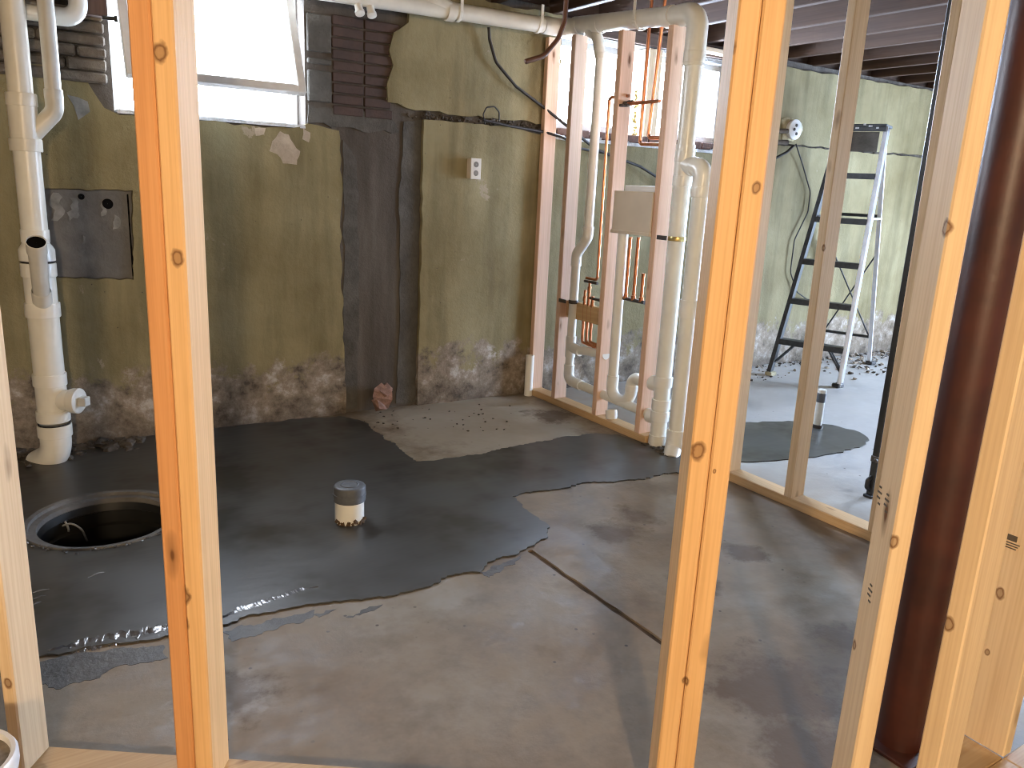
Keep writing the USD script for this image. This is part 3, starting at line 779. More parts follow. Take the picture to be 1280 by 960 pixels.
part(st, "gasket_line", hub((X(327), by, Zf(327)), (0, 0, 1), .0625, .007, .003), "gasket", label="dark seam between the fittings")
part(st, "branch_tee", [hub((X(337), by, Zf(337)), (0, 0, 1), .060, .058, .008), tube(seg(340, 385), .0615, 28), hub((X(387), by, Zf(387)), (0, 0, 1), .060, .062, .008)], "pvc_fitting", smooth=40)
part(st, "lower_pipe", tube(seg(395, 490), .0605, 28), "pvc", smooth=40)
part(st, "cleanout_tee", [hub((X(474), by, Zf(474)), (0, 0, 1), .060, .055, .007), tube(seg(474, 525), .0615, 28), hub((X(519), by, Zf(519)), (0, 0, 1), .060, .050, .008)], "pvc_fitting", smooth=40)
part(st, "gasket_line", hub((X(529), by, Zf(529)), (0, 0, 1), .0615, .007, .004), "gasket")
# foot elbow turning to the left into the ground
e0 = np.array([X(532), by, Zf(532)])
part(st, "elbow", [hub(e0 + (0, 0, -.02), (0, 0, 1), .061, .055, .008), tube(fillet([e0 + (0, 0, .0), e0 + (0, 0, -.135), e0 + (-.07, .10, -.20)], .11, 10), .0625, 28)], "pvc_fitting", smooth=40)
# cleanout plug on the right
q0 = np.array([X(500), by, Zf(499)])
dr = np.array([.80, -.60, 0])
part(st, "cleanout_neck", lathe([(.04, .03), (.046, .05), (.046, .085), (.052, .088), (.056, .10), (.056, .125), (.05, .13), (.001, .131)], q0, dr, 28), "pvc_fitting", smooth=40)
nut = obox(q0 + dr * .13 - np.array([0, 0, .02]) - np.array([.6, .8, 0]) * .02, (dr, (.6, .8, 0), (0, 0, 1)), (.035, .04, .04), .003)
part(st, "plug", nut, "pvc_fitting", label="square nub of the cleanout plug")
# open branch pointing up towards the viewer
b0, b1 = at_y(53, 376, LY - .045), at_y(45, 302, LY - .30)
bd = b1 - b0; bl = float(np.linalg.norm(bd)); bd /= bl
part(st, "branch", [lathe([(.037, -.04), (.038, .06), (.035, .07)], b0, bd, 24), lathe([(.032, .0), (.0325, bl - .07), (.036, bl - .06), (.0365, bl - .002), (.0355, bl), (.0335, bl), (.033, bl - .055)], b0, bd, 24)], "pvc_fitting", smooth=40, label="open-ended side branch facing the viewer")
part(st, "branch_dark_disc", lathe([(.0001, bl - .008), (.0334, bl - .008)], b0, bd, 24), "black_rough", label="black disc painted as the shade inside the open branch")  # black disc paints the darkness inside the open pipe end
# vent drop that joins the wye
vp = lambda px, py: on(px, py, (0, 1, 0), LY - .01)
v0, v1, v2 = vp(57, -40), vp(67, 118), np.array([X(168), by, Zf(168)])
vx = v1[0]
part(st, "vent_pipe", tube([(vx, LY - .01, 2.30), (vx, LY - .01, v1[2])], .0305, 24), "pvc_aged", smooth=40)
part(st, "vent_elbow", [hub((vx, LY - .01, v1[2]), (0, 0, 1), .031, .04, .004), tube(fillet([(vx, LY - .01, v1[2] + .01), (vx, LY - .01, v1[2] - .065), v2 + (.02, 0, -.005), v2], .06, 8), .034, 24)], "pvc_aged", smooth=40)

# U-bend behind, hanging under the beam
ub = thing("drain_elbow", "white pipe elbow hanging under the dark beam at top left", "drain pipe", (.3, 3.97, 2.1))
u0, u1, u2 = at_y(20, 22, 3.98), at_y(80, 22, 3.98), at_y(100, -40, 3.98)
uz = at_y(70, 20, 3.98)[2]; ux = at_y(97, 0, 3.98)[0]
part(ub, "pipe", tube([(u0[0] - .1, 3.98, uz), (at_y(62, 20, 3.98)[0], 3.98, uz)], .030, 22), "pvc_aged", smooth=40)
part(ub, "elbow", tube(fillet([(at_y(58, 20, 3.98)[0], 3.98, uz), (ux, 3.98, uz), (ux, 3.98, 2.30)], .085, 10), .036, 22), "pvc_fitting", smooth=40)
tb = thing("pipe_cleat", "small dark clasp on the window jamb at top left", "bracket", tuple(wl(140, 22, .05)))
a0 = wl(128, 22, .10)
part(tb, "bolt", lathe([(.001, 0), (.008, 0), (.008, .045), (.013, .047), (.013, .06), (.001, .062)], a0, (1, -.3, 0), 14), "black_paint", smooth=40)

# ================================================================ CEILING DRAIN, PIPE PARTITION DRAINS
PX = XM + .047     # centre of the stud bays
dr_ = thing("ceiling_drain", "long white drain pipe under the ceiling turning down into the pipe partition", "drain pipe", (PX, 3.0, 0))
yo = .115
w0, w1 = wl(395, -8, yo), wl(706, 31, yo)
zc0, zc1 = wl(480, 6, yo)[2], wl(700, 31, yo)[2]
cornr = np.array([PX, YW - yo, zc1])
leftend = np.array([wl(365, -4, yo)[0], YW - yo, zc0 + .01])
el = np.array([PX, 2.925, mid(848, 20, .047)[2]])
cz = mid(722, 35, .047)[2]
cornr[2] = (cz + zc1) / 2
part(dr_, "wall_run", tube([leftend, cornr + (-.08, 0, 0)], .043, 24), "pvc_aged", smooth=40)
part(dr_, "corner_elbow", tube(fillet([cornr + (-.14, 0, 0), cornr, cornr + (0, -.16, -.01)], .09, 9), .048, 24), "pvc_aged", smooth=40)
elz = el[2]
part(dr_, "partition_run", tube([cornr + (0, -.12, 0), (PX, 3.02, elz)], .046, 24), "pvc_aged", smooth=40)
for yy in (3.86, 3.68, 3.12):
    zz = cornr[2] + (elz - cornr[2]) * (cornr[1] - yy) / (cornr[1] - 3.02)
    part(dr_, "coupling", hub((PX, yy, zz), (0, 1, 0), .046, .05, .005), "pvc_aged", smooth=40)
part(dr_, "stack_elbow", [tube(fillet([(PX, 3.07, elz), (PX, 2.925, elz), (PX, 2.925, elz - .24)], .085, 10), .051, 24), hub((PX, 2.925, elz - .20), (0, 0, 1), .047, .05, .006)], "pvc_aged", smooth=40)
part(dr_, "stack_pipe", tube([(PX, 2.925, elz - .16), (PX, 2.925, .05)], .0425, 24), "pvc", smooth=40)
zj = mid(846, 205, .047)[2]
part(dr_, "junction", [hub((PX, 2.925, mid(850, 196, .047)[2]), (0, 0, 1), .043, .05), tube([(PX, 2.925, zj + .09), (PX, 2.925, zj - .10)], .047, 24), hub((PX, 2.925, mid(845, 226, .047)[2]), (0, 0, 1), .043, .05),
                       tube([(PX, 2.925, zj + .0), (PX, 2.84, zj - .02)], .044, 24)], "pvc_fitting", smooth=40)
S2Y = 2.795
part(dr_, "branch_elbow", [tube(fillet([(PX, 2.86, zj - .01), (PX, S2Y, zj - .02), (PX, S2Y, zj - .14)], .045, 8), .045, 24), hub((PX, S2Y, zj - .13), (0, 0, 1), .041, .05)], "pvc_fitting", smooth=40)
part(dr_, "branch_pipe", tube([(PX, S2Y, zj - .12), (PX, S2Y, .07)], .0405, 24), "pvc", smooth=40)
part(dr_, "coupling", hub((PX, S2Y, mid(855, 385, .047)[2]), (0, 0, 1), .0405, .09, .007), "pvc_fitting", smooth=40)
part(dr_, "coupling", hub((PX, S2Y, mid(846, 549, .047)[2]), (0, 0, 1), .0405, .10, .008), "pvc_fitting", smooth=40)
part(dr_, "foot_wye", tube(fillet([(PX, S2Y, .10), (PX - .01, S2Y, .03), (PX - .06, S2Y - .04, -.02)], .04), .044, 20), "pvc_fitting", smooth=40)
for py in (476, 505, 520):
    part(dr_, "coupling", hub((PX, 2.925, mid(826, py, .047)[2]), (0, 0, 1), .0425, .055, .007), "pvc_fitting", smooth=40)
part(dr_, "foot_sleeve", tube([(PX, 2.925, .06), (PX, 2.925, -.01)], .048, 24), "pvc_aged", smooth=40)
for py, s in ((479, .034), (522, .030)):
    p_ = mid(815, py, .03)
    part(dr_, "side_inlet", lathe([(.03, .10), (s, .07), (s + .006, .06), (s + .006, .0), (s * .5, -.014), (.001, -.018)], (PX - .005, 3.0, p_[2]), (0, -1, 0), 20), "pvc_fitting", smooth=40)
# upper branch joining the wall run
bq = np.array([wl(545, 12, yo)[0], YW - yo, 0]); bq[2] = zc0 + (cornr[2] - zc0) * (bq[0] - leftend[0]) / (cornr[0] - leftend[0])
part(dr_, "top_branch", [tube(fillet([bq + (-.10, 0, .17), bq + (-.07, 0, .05), bq + (.07, 0, .012)], .07, 8), .046, 22), hub(bq + (.08, 0, .004), (1, 0, 0), .044, .05)], "pvc_aged", smooth=40)
for px in (447, 462):
    q = wl(px, 4, yo)
    part(dr_, "test_plug", lathe([(.02, 0), (.02, .05), (.024, .052), (.024, .066), (.001, .07)], (q[0], YW - yo, zc0 - .01), (0, -.5, -.86), 16), "pvc_fitting", smooth=40)
# hangers
for px, py in ((572, 20), (672, 26)):
    q = wl(px, py, yo); zz = zc0 + (cornr[2] - zc0) * (q[0] - leftend[0]) / (cornr[0] - leftend[0])
    part(dr_, "pipe_hanger", [hub((q[0], YW - yo, zz), (1, 0, 0), .0435, .022, .003), cbox((q[0] - .009, YW - yo - .048, zz), (q[0] + .009, YW - yo - .044, 2.30), .001)], "pvc_fitting")
part(dr_, "pipe_hanger", [hub((PX, 3.33, cornr[2] + (elz - cornr[2]) * .74), (0, 1, 0), .047, .022, .003), cbox((PX - .052, 3.32, elz + .01), (PX - .048, 3.34, 2.30), .001)], "pvc_aged")

# slim vent inside the partition
vt = thing("vent_pipe", "slim white vent pipe with an offset between the second and third partition studs", "drain pipe", (PX, 3.64, 0))
vy0, vy1 = 3.643, 3.738
zA, zB, zC = mid(738, 290, .047)[2], mid(722, 322, .047)[2], mid(713, 463, .047)[2]
ztop = cornr[2] + (elz - cornr[2]) * (cornr[1] - 3.66) / (cornr[1] - 3.02) - .03
part(vt, "top_elbow", [tube(fillet([(PX, 3.76, ztop + .01), (PX, 3.68, ztop - .03), (PX, vy0, ztop - .14)], .07, 8), .031, 20), hub((PX, vy0, ztop - .13), (0, 0, 1), .027, .03, .004)], "pvc_aged", smooth=40)
part(vt, "upper_pipe", tube([(PX, vy0, ztop - .12), (PX, vy0, zA)], .0265, 20), "pvc", smooth=40)
part(vt, "offset_bend", tube(fillet([(PX, vy0, zA + .03), (PX, vy0, zA - .03), (PX, vy1, zB + .02), (PX, vy1, zB - .05)], .05, 7), .031, 20), "pvc_fitting", smooth=40)
part(vt, "lower_pipe", tube([(PX, vy1, zB - .03), (PX, vy1, zC)], .0265, 20), "pvc", smooth=40)
zT = mid(716, 434, .047)[2]
part(vt, "branch_tee", [hub((PX, vy1, zT), (0, 0, 1), .0265, .13, .005), tube([(PX, vy1, zT), (PX, vy1 - .10, zT - .01)], .031, 18), tube([(PX, vy1 - .08, zT - .005), (PX, 3.40, zT + .015)], .026, 18)], "pvc_fitting", smooth=40)
zE = mid(735, 484, .047)[2]
part(vt, "bottom_elbow", [tube(fillet([(PX, vy1, zC + .03), (PX, vy1, zE), (PX, vy1 - .13, zE - .004)], .06, 9), .032, 20), hub((PX, vy1, zC + .02), (0, 0, 1), .027, .03, .005)], "pvc_fitting", smooth=40)
part(vt, "horizontal_pipe", tube([(PX, vy1 - .10, zE - .003), (PX, 2.97, zE - .02)], .0265, 20), "pvc", smooth=40)
part(vt, "pipe_cap", [lathe([(.001, 0), (.03, .004), (.034, .02), (.034, .05), (.03, .055)], (PX - .015, 3.29, .045), (0, .2, 1), 18)], "pvc_fitting", smooth=40)

# washer standpipe with its trap
sdp = thing("standpipe", "white standpipe below the supply box ending in a curved trap", "drain pipe", (PX, 3.33, 0))
sy = 3.325
zb, zt_ = mid(768, 476, .047)[2], mid(777, 296, .047)[2]
part(sdp, "pipe", tube([(PX, sy + .012, zt_ + .03), (PX, sy, zb)], .0285, 20), "pvc", smooth=40)
part(sdp, "trap", [tube(fillet([(PX, sy, zb + .03), (PX, sy, zb - .10), (PX + .01, sy - .15, zb - .10), (PX + .01, sy - .15, zb + .06), (PX + .01, sy - .26, zb + .04)], .072, 10), .033, 20), hub((PX, sy, zb), (0, 0, 1), .029, .035, .005), hub((PX + .01, sy - .15, zb - .01), (0, 0, 1), .03, .035, .006)], "pvc_fitting", smooth=40)

# ================================================================ TIMBER PARTITIONS
E_Y, E_X = np.array([0, 1.0, 0]), np.array([1.0, 0, 0])
mp = thing("pipe_partition", "bare pine stud partition carrying the white drains and copper lines", "stud wall", (XM, 3.0, 0))
part(mp, "bottom_plate", cbox((XM, 2.97, 0), (XM + .089, 4.09, .042)), "pine_plate")
part(mp, "bottom_plate", cbox((XM - .01, 1.45, 0), (XM + .079, 2.48, .042)), "pine_plate")
studs = [((668, 483), (681, 45), "pine_pink"), ((696, 494), (717, 41), "pine_pink"), ((747.4, 519), (776, 32), "pine_pink"), ((801.5, 538), (840, 26), "pine_pink")]
for i, (b_, t_, mt) in enumerate(studs):
    b3 = mid(*b_, 0); t3 = mid(*t_, 0)
    yb = b3[1] * .6 + t3[1] * .4
    ztop_ = cornr[2] + (elz - cornr[2]) * (cornr[1] - yb) / (cornr[1] - 3.02) - .047
    part(mp, "stud", stud_between((XM, yb, .042), (XM, yb + .012, ztop_), E_X, E_Y, .089, .038), mt)
for b_, t_, zt2 in (((911, 583), (975, 0), 2.29), ((990, 622), (1069, 0), 2.29), ((1163, 240), (1208, 0), 2.29)):
    b3, t3 = mid(*b_, -.01), mid(*t_, -.01)
    yb = b3[1] * .5 + t3[1] * .5
    part(mp, "stud", stud_between((XM - .01, yb - .01, .042), (XM - .01, yb + .012, zt2), E_X, E_Y, .089, .038), "pine_pale")
part(mp, "top_plate", cbox((XM - .01, 1.2, 2.25), (XM + .079, 2.6, 2.293)), "pine_plate")
part(mp, "blocking", cbox((XM + .052, 3.405, mid(735, 392, .06)[2] - .05), (XM + .089, 3.815, mid(735, 392, .06)[2] + .05)), "pine_plate")

fp = thing("doorway_partition", "near orange-lit pine stud partition with doubled studs beside its opening", "stud wall", tuple(NN * ND))


def near_stud(s0, s1, mt, z0=.038, z1=2.292, dd=0.0, lean=0.0):
    b3 = NN * (ND + dd) + NT * s0 + (0, 0, z0); t3 = NN * (ND + dd) + NT * (s0 + lean) + (0, 0, z1)
    return part(fp, "stud", stud_between(b3, t3, NT, NN, s1 - s0, .089, .0035), mt)


near_stud(-.704, -.6655, "pine_orange"); near_stud(-.6645, -.627, "pine_yellow")
near_stud(.299, .3365, "pine_yellow", dd=.002); near_stud(.3375, .375, "pine_yellow")
sB = near_stud(.690, .727, "pine_pale")
near_stud(-1.062, -1.034, "pine_pale", dd=.0)
part(fp, "bottom_plate", obox(NN * ND + NT * -1.8, (NT, NN, (0, 0, 1)), (2.535, .089, .038)), "pine_plate_x")
part(fp, "top_plate", obox(NN * ND + NT * -1.8 + (0, 0, 2.255), (NT, NN, (0, 0, 1)), (2.75, .089, .038)), "pine_plate_x")
# faded lumber marks on the pine
def near_side(px, py, s): return on(px, py, NT, s - .0012)
for px, py, a in ((1101, 622, .3), (1110, 632, .4), (1089, 745, -.5)):
    q = near_side(px, py, .690)
    pcs = []
    for k in range(4):
        pcs.append(obox(q + NN * (.004 * (k % 2)) + np.array([0, 0, .011 * (k - 1.5)]), (NN, NT, (0, 0, 1)), (.010 + .004 * (k % 3), .0009, .004), .0002))
    part(sB, "faded_stamp", pcs, "ink", label="faded illegible lumber stamp")

rp = thing("side_partition", "pine stud and plate of the side partition at the right edge", "stud wall", (1.93, .73, 0))
part(rp, "bottom_plate", [cbox((1.905, .600, 0), (3.4, .690, .038)), cbox((1.36, .600, 0), (1.904, .690, .038)), cbox((1.72, .690, 0), (1.904, .785, .038))], "pine_plate_x")
sD = part(rp, "stud", stud_between((1.905, .690, .038), (1.905, .690, 2.254), E_X, E_Y, .038, .095), "pine_pale")
part(rp, "stud", stud_between((1.40, .608, .038), (1.40, .608, 2.254), E_X, E_Y, .085, .0385), "pine_pale")
part(rp, "top_plate", cbox((1.40, .605, 2.255), (3.4, .79, 2.293)), "pine_plate_x")
qd = on(1262, 672, (1, 0, 0), 1.9040)
marks = [cbox((1.9035, qd[1] - .016, qd[2] - .006), (1.9052, qd[1] + .012, qd[2] + .008), .0002)]
for k in range(3):
    marks.append(cbox((1.9035, qd[1] - .024 + .003 * k, qd[2] - .013 - .006 * k), (1.9052, qd[1] + .008, qd[2] - .0105 - .006 * k), .0002))
part(sD, "grade_stamp", marks, "ink", label="dark smudged lumber stamp")

# ================================================================ RED COLUMNS
cb = np.array([1.775, .872, 0.0])
rc = thing("steel_column", "dark red painted steel post right of the near pine studs", "steel post", tuple(cb))
part(rc, "shaft", tube([cb + (0, 0, .012), cb + (0, 0, 2.27)], .0525, 40), "red_paint", smooth=40)
part(rc, "base_plate", cbox(cb + (-.08, -.08, 0), cb + (.08, .08, .012)), "red_paint")
part(rc, "top_plate", cbox(cb + (-.08, -.08, 2.27), cb + (.08, .08, 2.284)), "red_paint")
# red bucket and post at the far lower left
bk = fl(-22, 985)
bq_ = NN * 1.62 + NT * -1.47
lb = thing("steel_column", "dark red steel post behind the leftmost near stud", "steel post", (bq_[0], bq_[1], 0))
part(lb, "shaft", tube([bq_ + (0, 0, .01), bq_ + (0, 0, 2.28)], .05, 32), "red_paint", smooth=40)
part(lb, "base_plate", cbox(bq_ + (-.08, -.08, 0), bq_ + (.08, .08, .01)), "red_paint")
br = on(-56, 952, (0, 0, 1), .315)
bu = thing("bucket", "red bucket with a white rim at the lower left corner", "bucket", (br[0], br[1], 0))
O2 = np.array([br[0], br[1], 0.0])
part(bu, "body", lathe([(.001, .0), (.062, .0), (.066, .006), (.083, .285), (.079, .285), (.062, .012)], O2, (0, 0, 1), 36), "red_plastic", smooth=40)
part(bu, "rim", lathe([(.079, .278), (.089, .280), (.091, .29), (.091, .308), (.087, .315), (.080, .314), (.078, .30)], O2, (0, 0, 1), 36), "white_plastic", smooth=40, label="white rim")
part(bu, "contents", lathe([(.079, .302), (.001, .304)], O2, (0, 0, 1), 36), "spill")

# ================================================================ BLACK POST beyond the partition
pb = fl(1087.5, 621)
bp = thing("shoring_post", "slim black metal post with a hooked foot left of the near right stud", "post", tuple(pb))
part(bp, "shaft", cbox(pb + (-.015, -.015, .012), pb + (.015, .015, 2.29), .004), "black_paint")
part(bp, "foot", cbox(pb + (-.026, -.022, 0), pb + (.026, .022, .014), .004), "black_paint")
part(bp, "hook", tube(fillet([pb + (-.008, 0, .10), pb + (-.030, .006, .085), pb + (-.030, .006, .05), pb + (-.008, 0, .035)], .012), .010, 12), "black_paint", smooth=True)
part(bp, "clamp", [cbox(pb + (-.018, -.018, .17), pb + (.018, .018, .20), .003), lathe([(.001, 0), (.008, 0), (.008, .02), (.001, .021)], pb + (-.016, -.01, .185), (-1, -.4, 0), 10)], "dark_metal")

# ================================================================ SUPPLY BOX AND COPPER
x0b = XM - .012
bA, bB = mid(768, 238, -.012), mid(812, 293, -.012)
sb = thing("supply_box", "flat beige plastic supply box between the third and fourth partition studs", "utility box", (XM, (bA[1] + bB[1]) / 2, bB[2]))
bx_ = [cbox((x0b, bB[1], bB[2]), (x0b + .010, bA[1], bA[2]), .003)]
body = part(sb, "cover", bx_, "beige_plastic")
part(sb, "body", cbox((XM + .0, bB[1] + .015, bB[2] + .015), (XM + .085, bA[1] - .04, bA[2] - .015), .004), "beige_plastic")
part(sb, "top_flange", cbox((x0b + .011, bB[1], bA[2] - .002), (XM + .09, bA[1] - .07, bA[2] + .03), .003), "white_plastic", label="white flange along the box top")
part(sb, "bottom_lip", cbox((x0b - .004, bB[1], bB[2] - .012), (x0b + .02, bA[1] + .005, bB[2] + .006), .002), "beige_plastic")


def cop(name, label, loc): return thing(name, label, "copper pipe", loc)
def M(px, py, off=.06): return mid(px, py, off)


c1 = M(808, 40); c1b = M(803, 180)
cu = cop("copper_line", "left copper riser dropping past the window to an elbow", (c1[0], c1[1], 1.6))
z1 = M(803, 180)[2]; zt1 = 2.26; y1 = (c1[1] + c1b[1]) / 2
part(cu, "pipe", tube(fillet([(c1[0], y1, zt1), (c1[0], y1, z1), (c1[0], y1 - .17, z1 - .005)], .02, 6), .0095, 12), "copper", smooth=40)
zv1, zv2 = M(795, 118)[2], M(795, 128)[2]
part(cu, "branch", tube([(c1[0], y1, zv2), (c1[0], y1 + .13, zv2)], .008, 12), "copper", smooth=40)
part(cu, "valve", [lathe([(.009, -.02), (.014, -.016), (.014, .016), (.009, .02)], (c1[0], y1 + .10, zv2), (0, 1, 0), 14), cbox((c1[0] - .035, y1 + .085, zv2 - .018), (c1[0] - .012, y1 + .115, zv2 - .006), .002)], "dark_metal", smooth=40, label="dark shut-off valve")
c2 = M(827, 40); c2b = M(815, 168)
cv = cop("copper_line", "right copper riser in front of the window post with a cross pipe", (c2[0], c2[1], 1.6))
z2 = M(815, 172)[2]; y2 = (c2[1] + c2b[1]) / 2
part(cv, "pipe", tube(fillet([(c2[0], y2 - .01, 2.26), (c2[0], y2 + .03, z2), (c2[0], y2 - .10, z2 - .003)], .02, 6), .0095, 12), "copper", smooth=40)
part(cv, "cross_pipe", tube([(c2[0] - .014, y2 - .05, zv2 - .006), (c2[0] - .014, y2 + .22, zv2 - .006)], .0085, 12), "copper", smooth=40)
part(cv, "valve", [lathe([(.009, -.022), (.015, -.018), (.015, .018), (.009, .022)], (c2[0] - .014, y2 + .215, zv2 - .006), (0, 1, 0), 14), cbox((c2[0] - .05, y2 + .20, zv2 - .022), (c2[0] - .026, y2 + .23, zv2 - .008), .002)], "dark_metal", smooth=40, label="dark shut-off valve")
c3t, c3b = M(763, 122), M(747, 350)
cw = cop("copper_line", "bright copper pipe bending off left of the third partition stud", (c3t[0], c3t[1], 1.2))
y3 = (c3t[1] + c3b[1]) / 2
part(cw, "pipe", tube(fillet([(c3t[0], y1 + .12, c3t[2]), (c3t[0], y3 + .01, c3t[2]), (c3t[0], y3, c3b[2]), (c3t[0], y3 + .10, c3b[2])], .02, 6), .0085, 12), "copper", smooth=40)
cm = cop("copper_manifold", "cluster of short copper pipes low beside the slim vent", (XM + .06, 3.6, .5))
zma, zmb = M(735, 352)[2], M(735, 372)[2]
for px, pa, pb_ in ((729, 362, 428), (734, 350, 428), (739, 370, 428)):
    ya = M(px, 400)[1]; za = M(px, pa)[2]; zb_ = M(px, pb_)[2]
    part(cm, "pipe", tube(fillet([(XM + .06, ya, za), (XM + .06, ya - .004, zb_), (XM + .06, ya - .14, zb_ - .01)], .015, 5), .0085, 12), "copper", smooth=40)
    part(cm, "tee", lathe([(.008, -.016), (.0115, -.014), (.0115, .014), (.008, .016)], (XM + .06, ya, za - .05), (0, 0, 1), 12), "copper", smooth=40)
part(cm, "cross_pipe", tube([(XM + .06, M(731, 352)[1], zma), (XM + .06, M(747, 352)[1], zma)], .0085, 12), "dark_metal", smooth=40)
part(cm, "cross_pipe", tube([(XM + .06, M(738, 370)[1], zmb), (XM + .06, M(751, 372)[1], zmb)], .0085, 12), "dark_metal", smooth=40)
cn = cop("copper_line", "three copper drops under the supply box joined at the bottom", (XM + .06, 3.2, .8))
zl = M(795, 376)[2]
for px, pa in ((785, 296), (795, 296), (805, 342)):
    ya = M(px, 335)[1]
    part(cn, "pipe", tube([(XM + .06, ya, M(px, pa)[2]), (XM + .06, ya, zl)], .0095, 12), "copper", smooth=40)
    part(cn, "elbow", lathe([(.009, -.014), (.013, -.012), (.013, .012), (.009, .014)], (XM + .06, ya, zl + .012), (0, 0, 1), 12), "copper", smooth=40)
part(cn, "cross_pipe", tube([(XM + .06, M(777, 376)[1], zl), (XM + .06, M(806, 376)[1], zl)], .0105, 12), "dark_metal", smooth=40)

# strap clamps holding the pipes
for px, py, yc, r_, lab in ((834, 297, 2.925, .0435, "brass strap clamp on the thick stack beside the fourth stud"), (708, 375, vy1, .0275, "dark strap clamp on the slim vent beside the second stud")):
    zq = mid(px, py, .047)[2]
    sc = thing("pipe_clamp", lab, "pipe clamp", (PX, yc, zq))
    part(sc, "band", hub((PX, yc, zq), (0, 0, 1), r_ - .0005, .022, .003), "brass" if r_ > .03 else "dark_metal", smooth=40)
    part(sc, "strap", cbox((PX - .048, yc + r_ * .6, zq - .011), (PX - .043, yc + r_ * .6 + .07, zq + .011), .001), "dark_metal")

# ================================================================ SMALL PIPES
q = fl(660, 494)
stp = thing("pipe_stub", "short upright white pipe at the back corner by the first partition stud", "pipe stub", tuple(q))
part(stp, "pipe", lathe([(.021, 0), (.027, 0), (.027, .262), (.0255, .265), (.022, .265), (.022, .05)], q, (0, 0, 1), 24), "pvc", smooth=40)
q = fl(1021, 535)
rs = thing("riser_pipe", "slim white riser with a grey band standing in the far oval patch", "pipe stub", tuple(q))
part(rs, "pipe", lathe([(.020, 0), (.024, 0), (.024, .235), (.020, .238), (.001, .238)], q, (0, 0, 1), 24), "pvc", smooth=40)
part(rs, "band", lathe([(.0235, .16), (.026, .162), (.026, .215), (.0235, .217)], q, (0, 0, 1), 24), "grey_rubber", smooth=40)
part(rs, "collar", lathe([(.0235, .0), (.032, .0), (.032, .022), (.0235, .024)], q, (0, 0, 1), 24), "dark_metal", smooth=40)

# ================================================================ WALL FITTINGS
q = wl(592, 211, .03)
ob_ = thing("outlet_box", "small white electrical outlet box on the parged wall right of the dark chase", "outlet", tuple(q))
part(ob_, "box", cbox((q[0] - .032, YB - .075, q[2] - .056), (q[0] + .032, YB - .026, q[2] + .056), .004), "beige_plastic")
part(ob_, "face", cbox((q[0] - .033, YB - .081, q[2] - .058), (q[0] + .033, YB - .075, q[2] + .058), .003), "vinyl")
for dz in (-.024, .024):
    part(ob_, "socket", lathe([(.001, 0), (.016, 0), (.0165, -.003)], (q[0], YB - .082, q[2] + dz), (0, -1, 0), 16), "slate_pale")
q = wl(993, 162, .03)
jb = thing("junction_box", "round white ceiling-lamp box foamed into the far wall with cables leaving it", "junction box", tuple(q))
fo = [(q[0] + .115 * math.cos(t) * (1 + .25 * math.sin(3 * t + 1)) - .01, q[2] + .10 * math.sin(t) * (1 + .2 * math.cos(2 * t))) for t in np.linspace(0, 2 * math.pi, 26)[:-1]]
part(jb, "foam", prism(rough(fo, .012, .03, 71), YB - .028, YB - .021), "foam_pale", label="pale foam around the box")
part(jb, "box", lathe([(.066, .04), (.074, .0), (.068, -.004), (.001, -.005)], (q[0], YB - .062, q[2]), (0, 1, 0), 28), "white_plastic", smooth=40)
for dx, dz in ((.0, .03), (.01, -.03), (-.02, .0)):
    part(jb, "screw", lathe([(.001, -.004), (.011, -.003), (.012, .003)], (q[0] + dx, YB - .068, q[2] + dz), (0, 1, 0), 12), "dark_metal")
q2 = wl(958, 188, .03)
jb2 = thing("switch_box", "small white box on the far wall beside the near doubled stud", "outlet", tuple(q2))
part(jb2, "box", cbox((q2[0] - .045, YB - .08, q2[2] - .055), (q2[0] + .05, YB - .031, q2[2] + .05), .004), "white_plastic")
part(jb2, "cover", cbox((q2[0] - .048, YB - .084, q2[2] - .058), (q2[0] + .053, YB - .08, q2[2] + .053), .002), "vinyl")
cd = thing("conduit", "short dark conduit running along the far wall into the round box", "conduit", tuple(wl(972, 172, .05)))
for py, o_ in ((164, .0), (178, .01)):
    a_, b_ = wl(940, py - 1, .045), wl(984, py, .045)
    part(cd, "tube", tube([a_, b_], .018, 14), "stone_layer", smooth=40)


def cable(label, pts, r, mt, R=.08, cat="cable", name="cable"):
    P = [np.array(p, float) for p in pts]
    c_ = thing(name, label, cat, tuple(P[0]))
    part(c_, "cord", tube(fillet(P, R, 6), r, 8), mt, smooth=True)


cable("thin dark cable looping down the far wall from the round box to the floor", [wl(995, 180, .06), wl(1003, 205, .04), wl(1013, 240, .035), wl(1010, 265, .035), wl(993, 300, .035), wl(988, 340, .035), wl(996, 365, .035), wl(1010, 375, .035)], .005, "black_cable")
cable("dark cable sagging left from the round box toward the near stud", [wl(992, 182, .07), wl(984, 190, .05), wl(965, 200, .05), wl(935, 208, .05)], .010, "black_cable")
cable("black cable drooping across the upper wall left of the first stud", [wl(611, 34, .05), wl(612, 50, .035), wl(620, 78, .035), wl(645, 108, .035), wl(678, 133, .035), wl(712, 160, .10), wl(745, 187, .06), wl(800, 208, .06), wl(838, 232, .06)], .009, "black_cable")
cable("second dark cable running level along the crumbled joint", [wl(604, 150, .04), wl(640, 158, .04), wl(680, 165, .04), wl(705, 172, .10), wl(722, 185, .06), wl(760, 192, .04)], .008, "black_cable")
cable("small dark wire loop standing out of the crumbled joint", [wl(606, 155, .035), wl(604, 143, .05), wl(608, 134, .06), wl(618, 133, .06), wl(624, 140, .05), wl(624, 152, .035)], .004, "black_cable", R=.02)
hb = on(706, -6, (0, 1, 0), 3.1)
hp = [on(px, py, (0, 1, 0), 3.1) for px, py in ((708, 4), (706, 26), (698, 48), (680, 70), (657, 77))]
hp[0][2] = 2.30
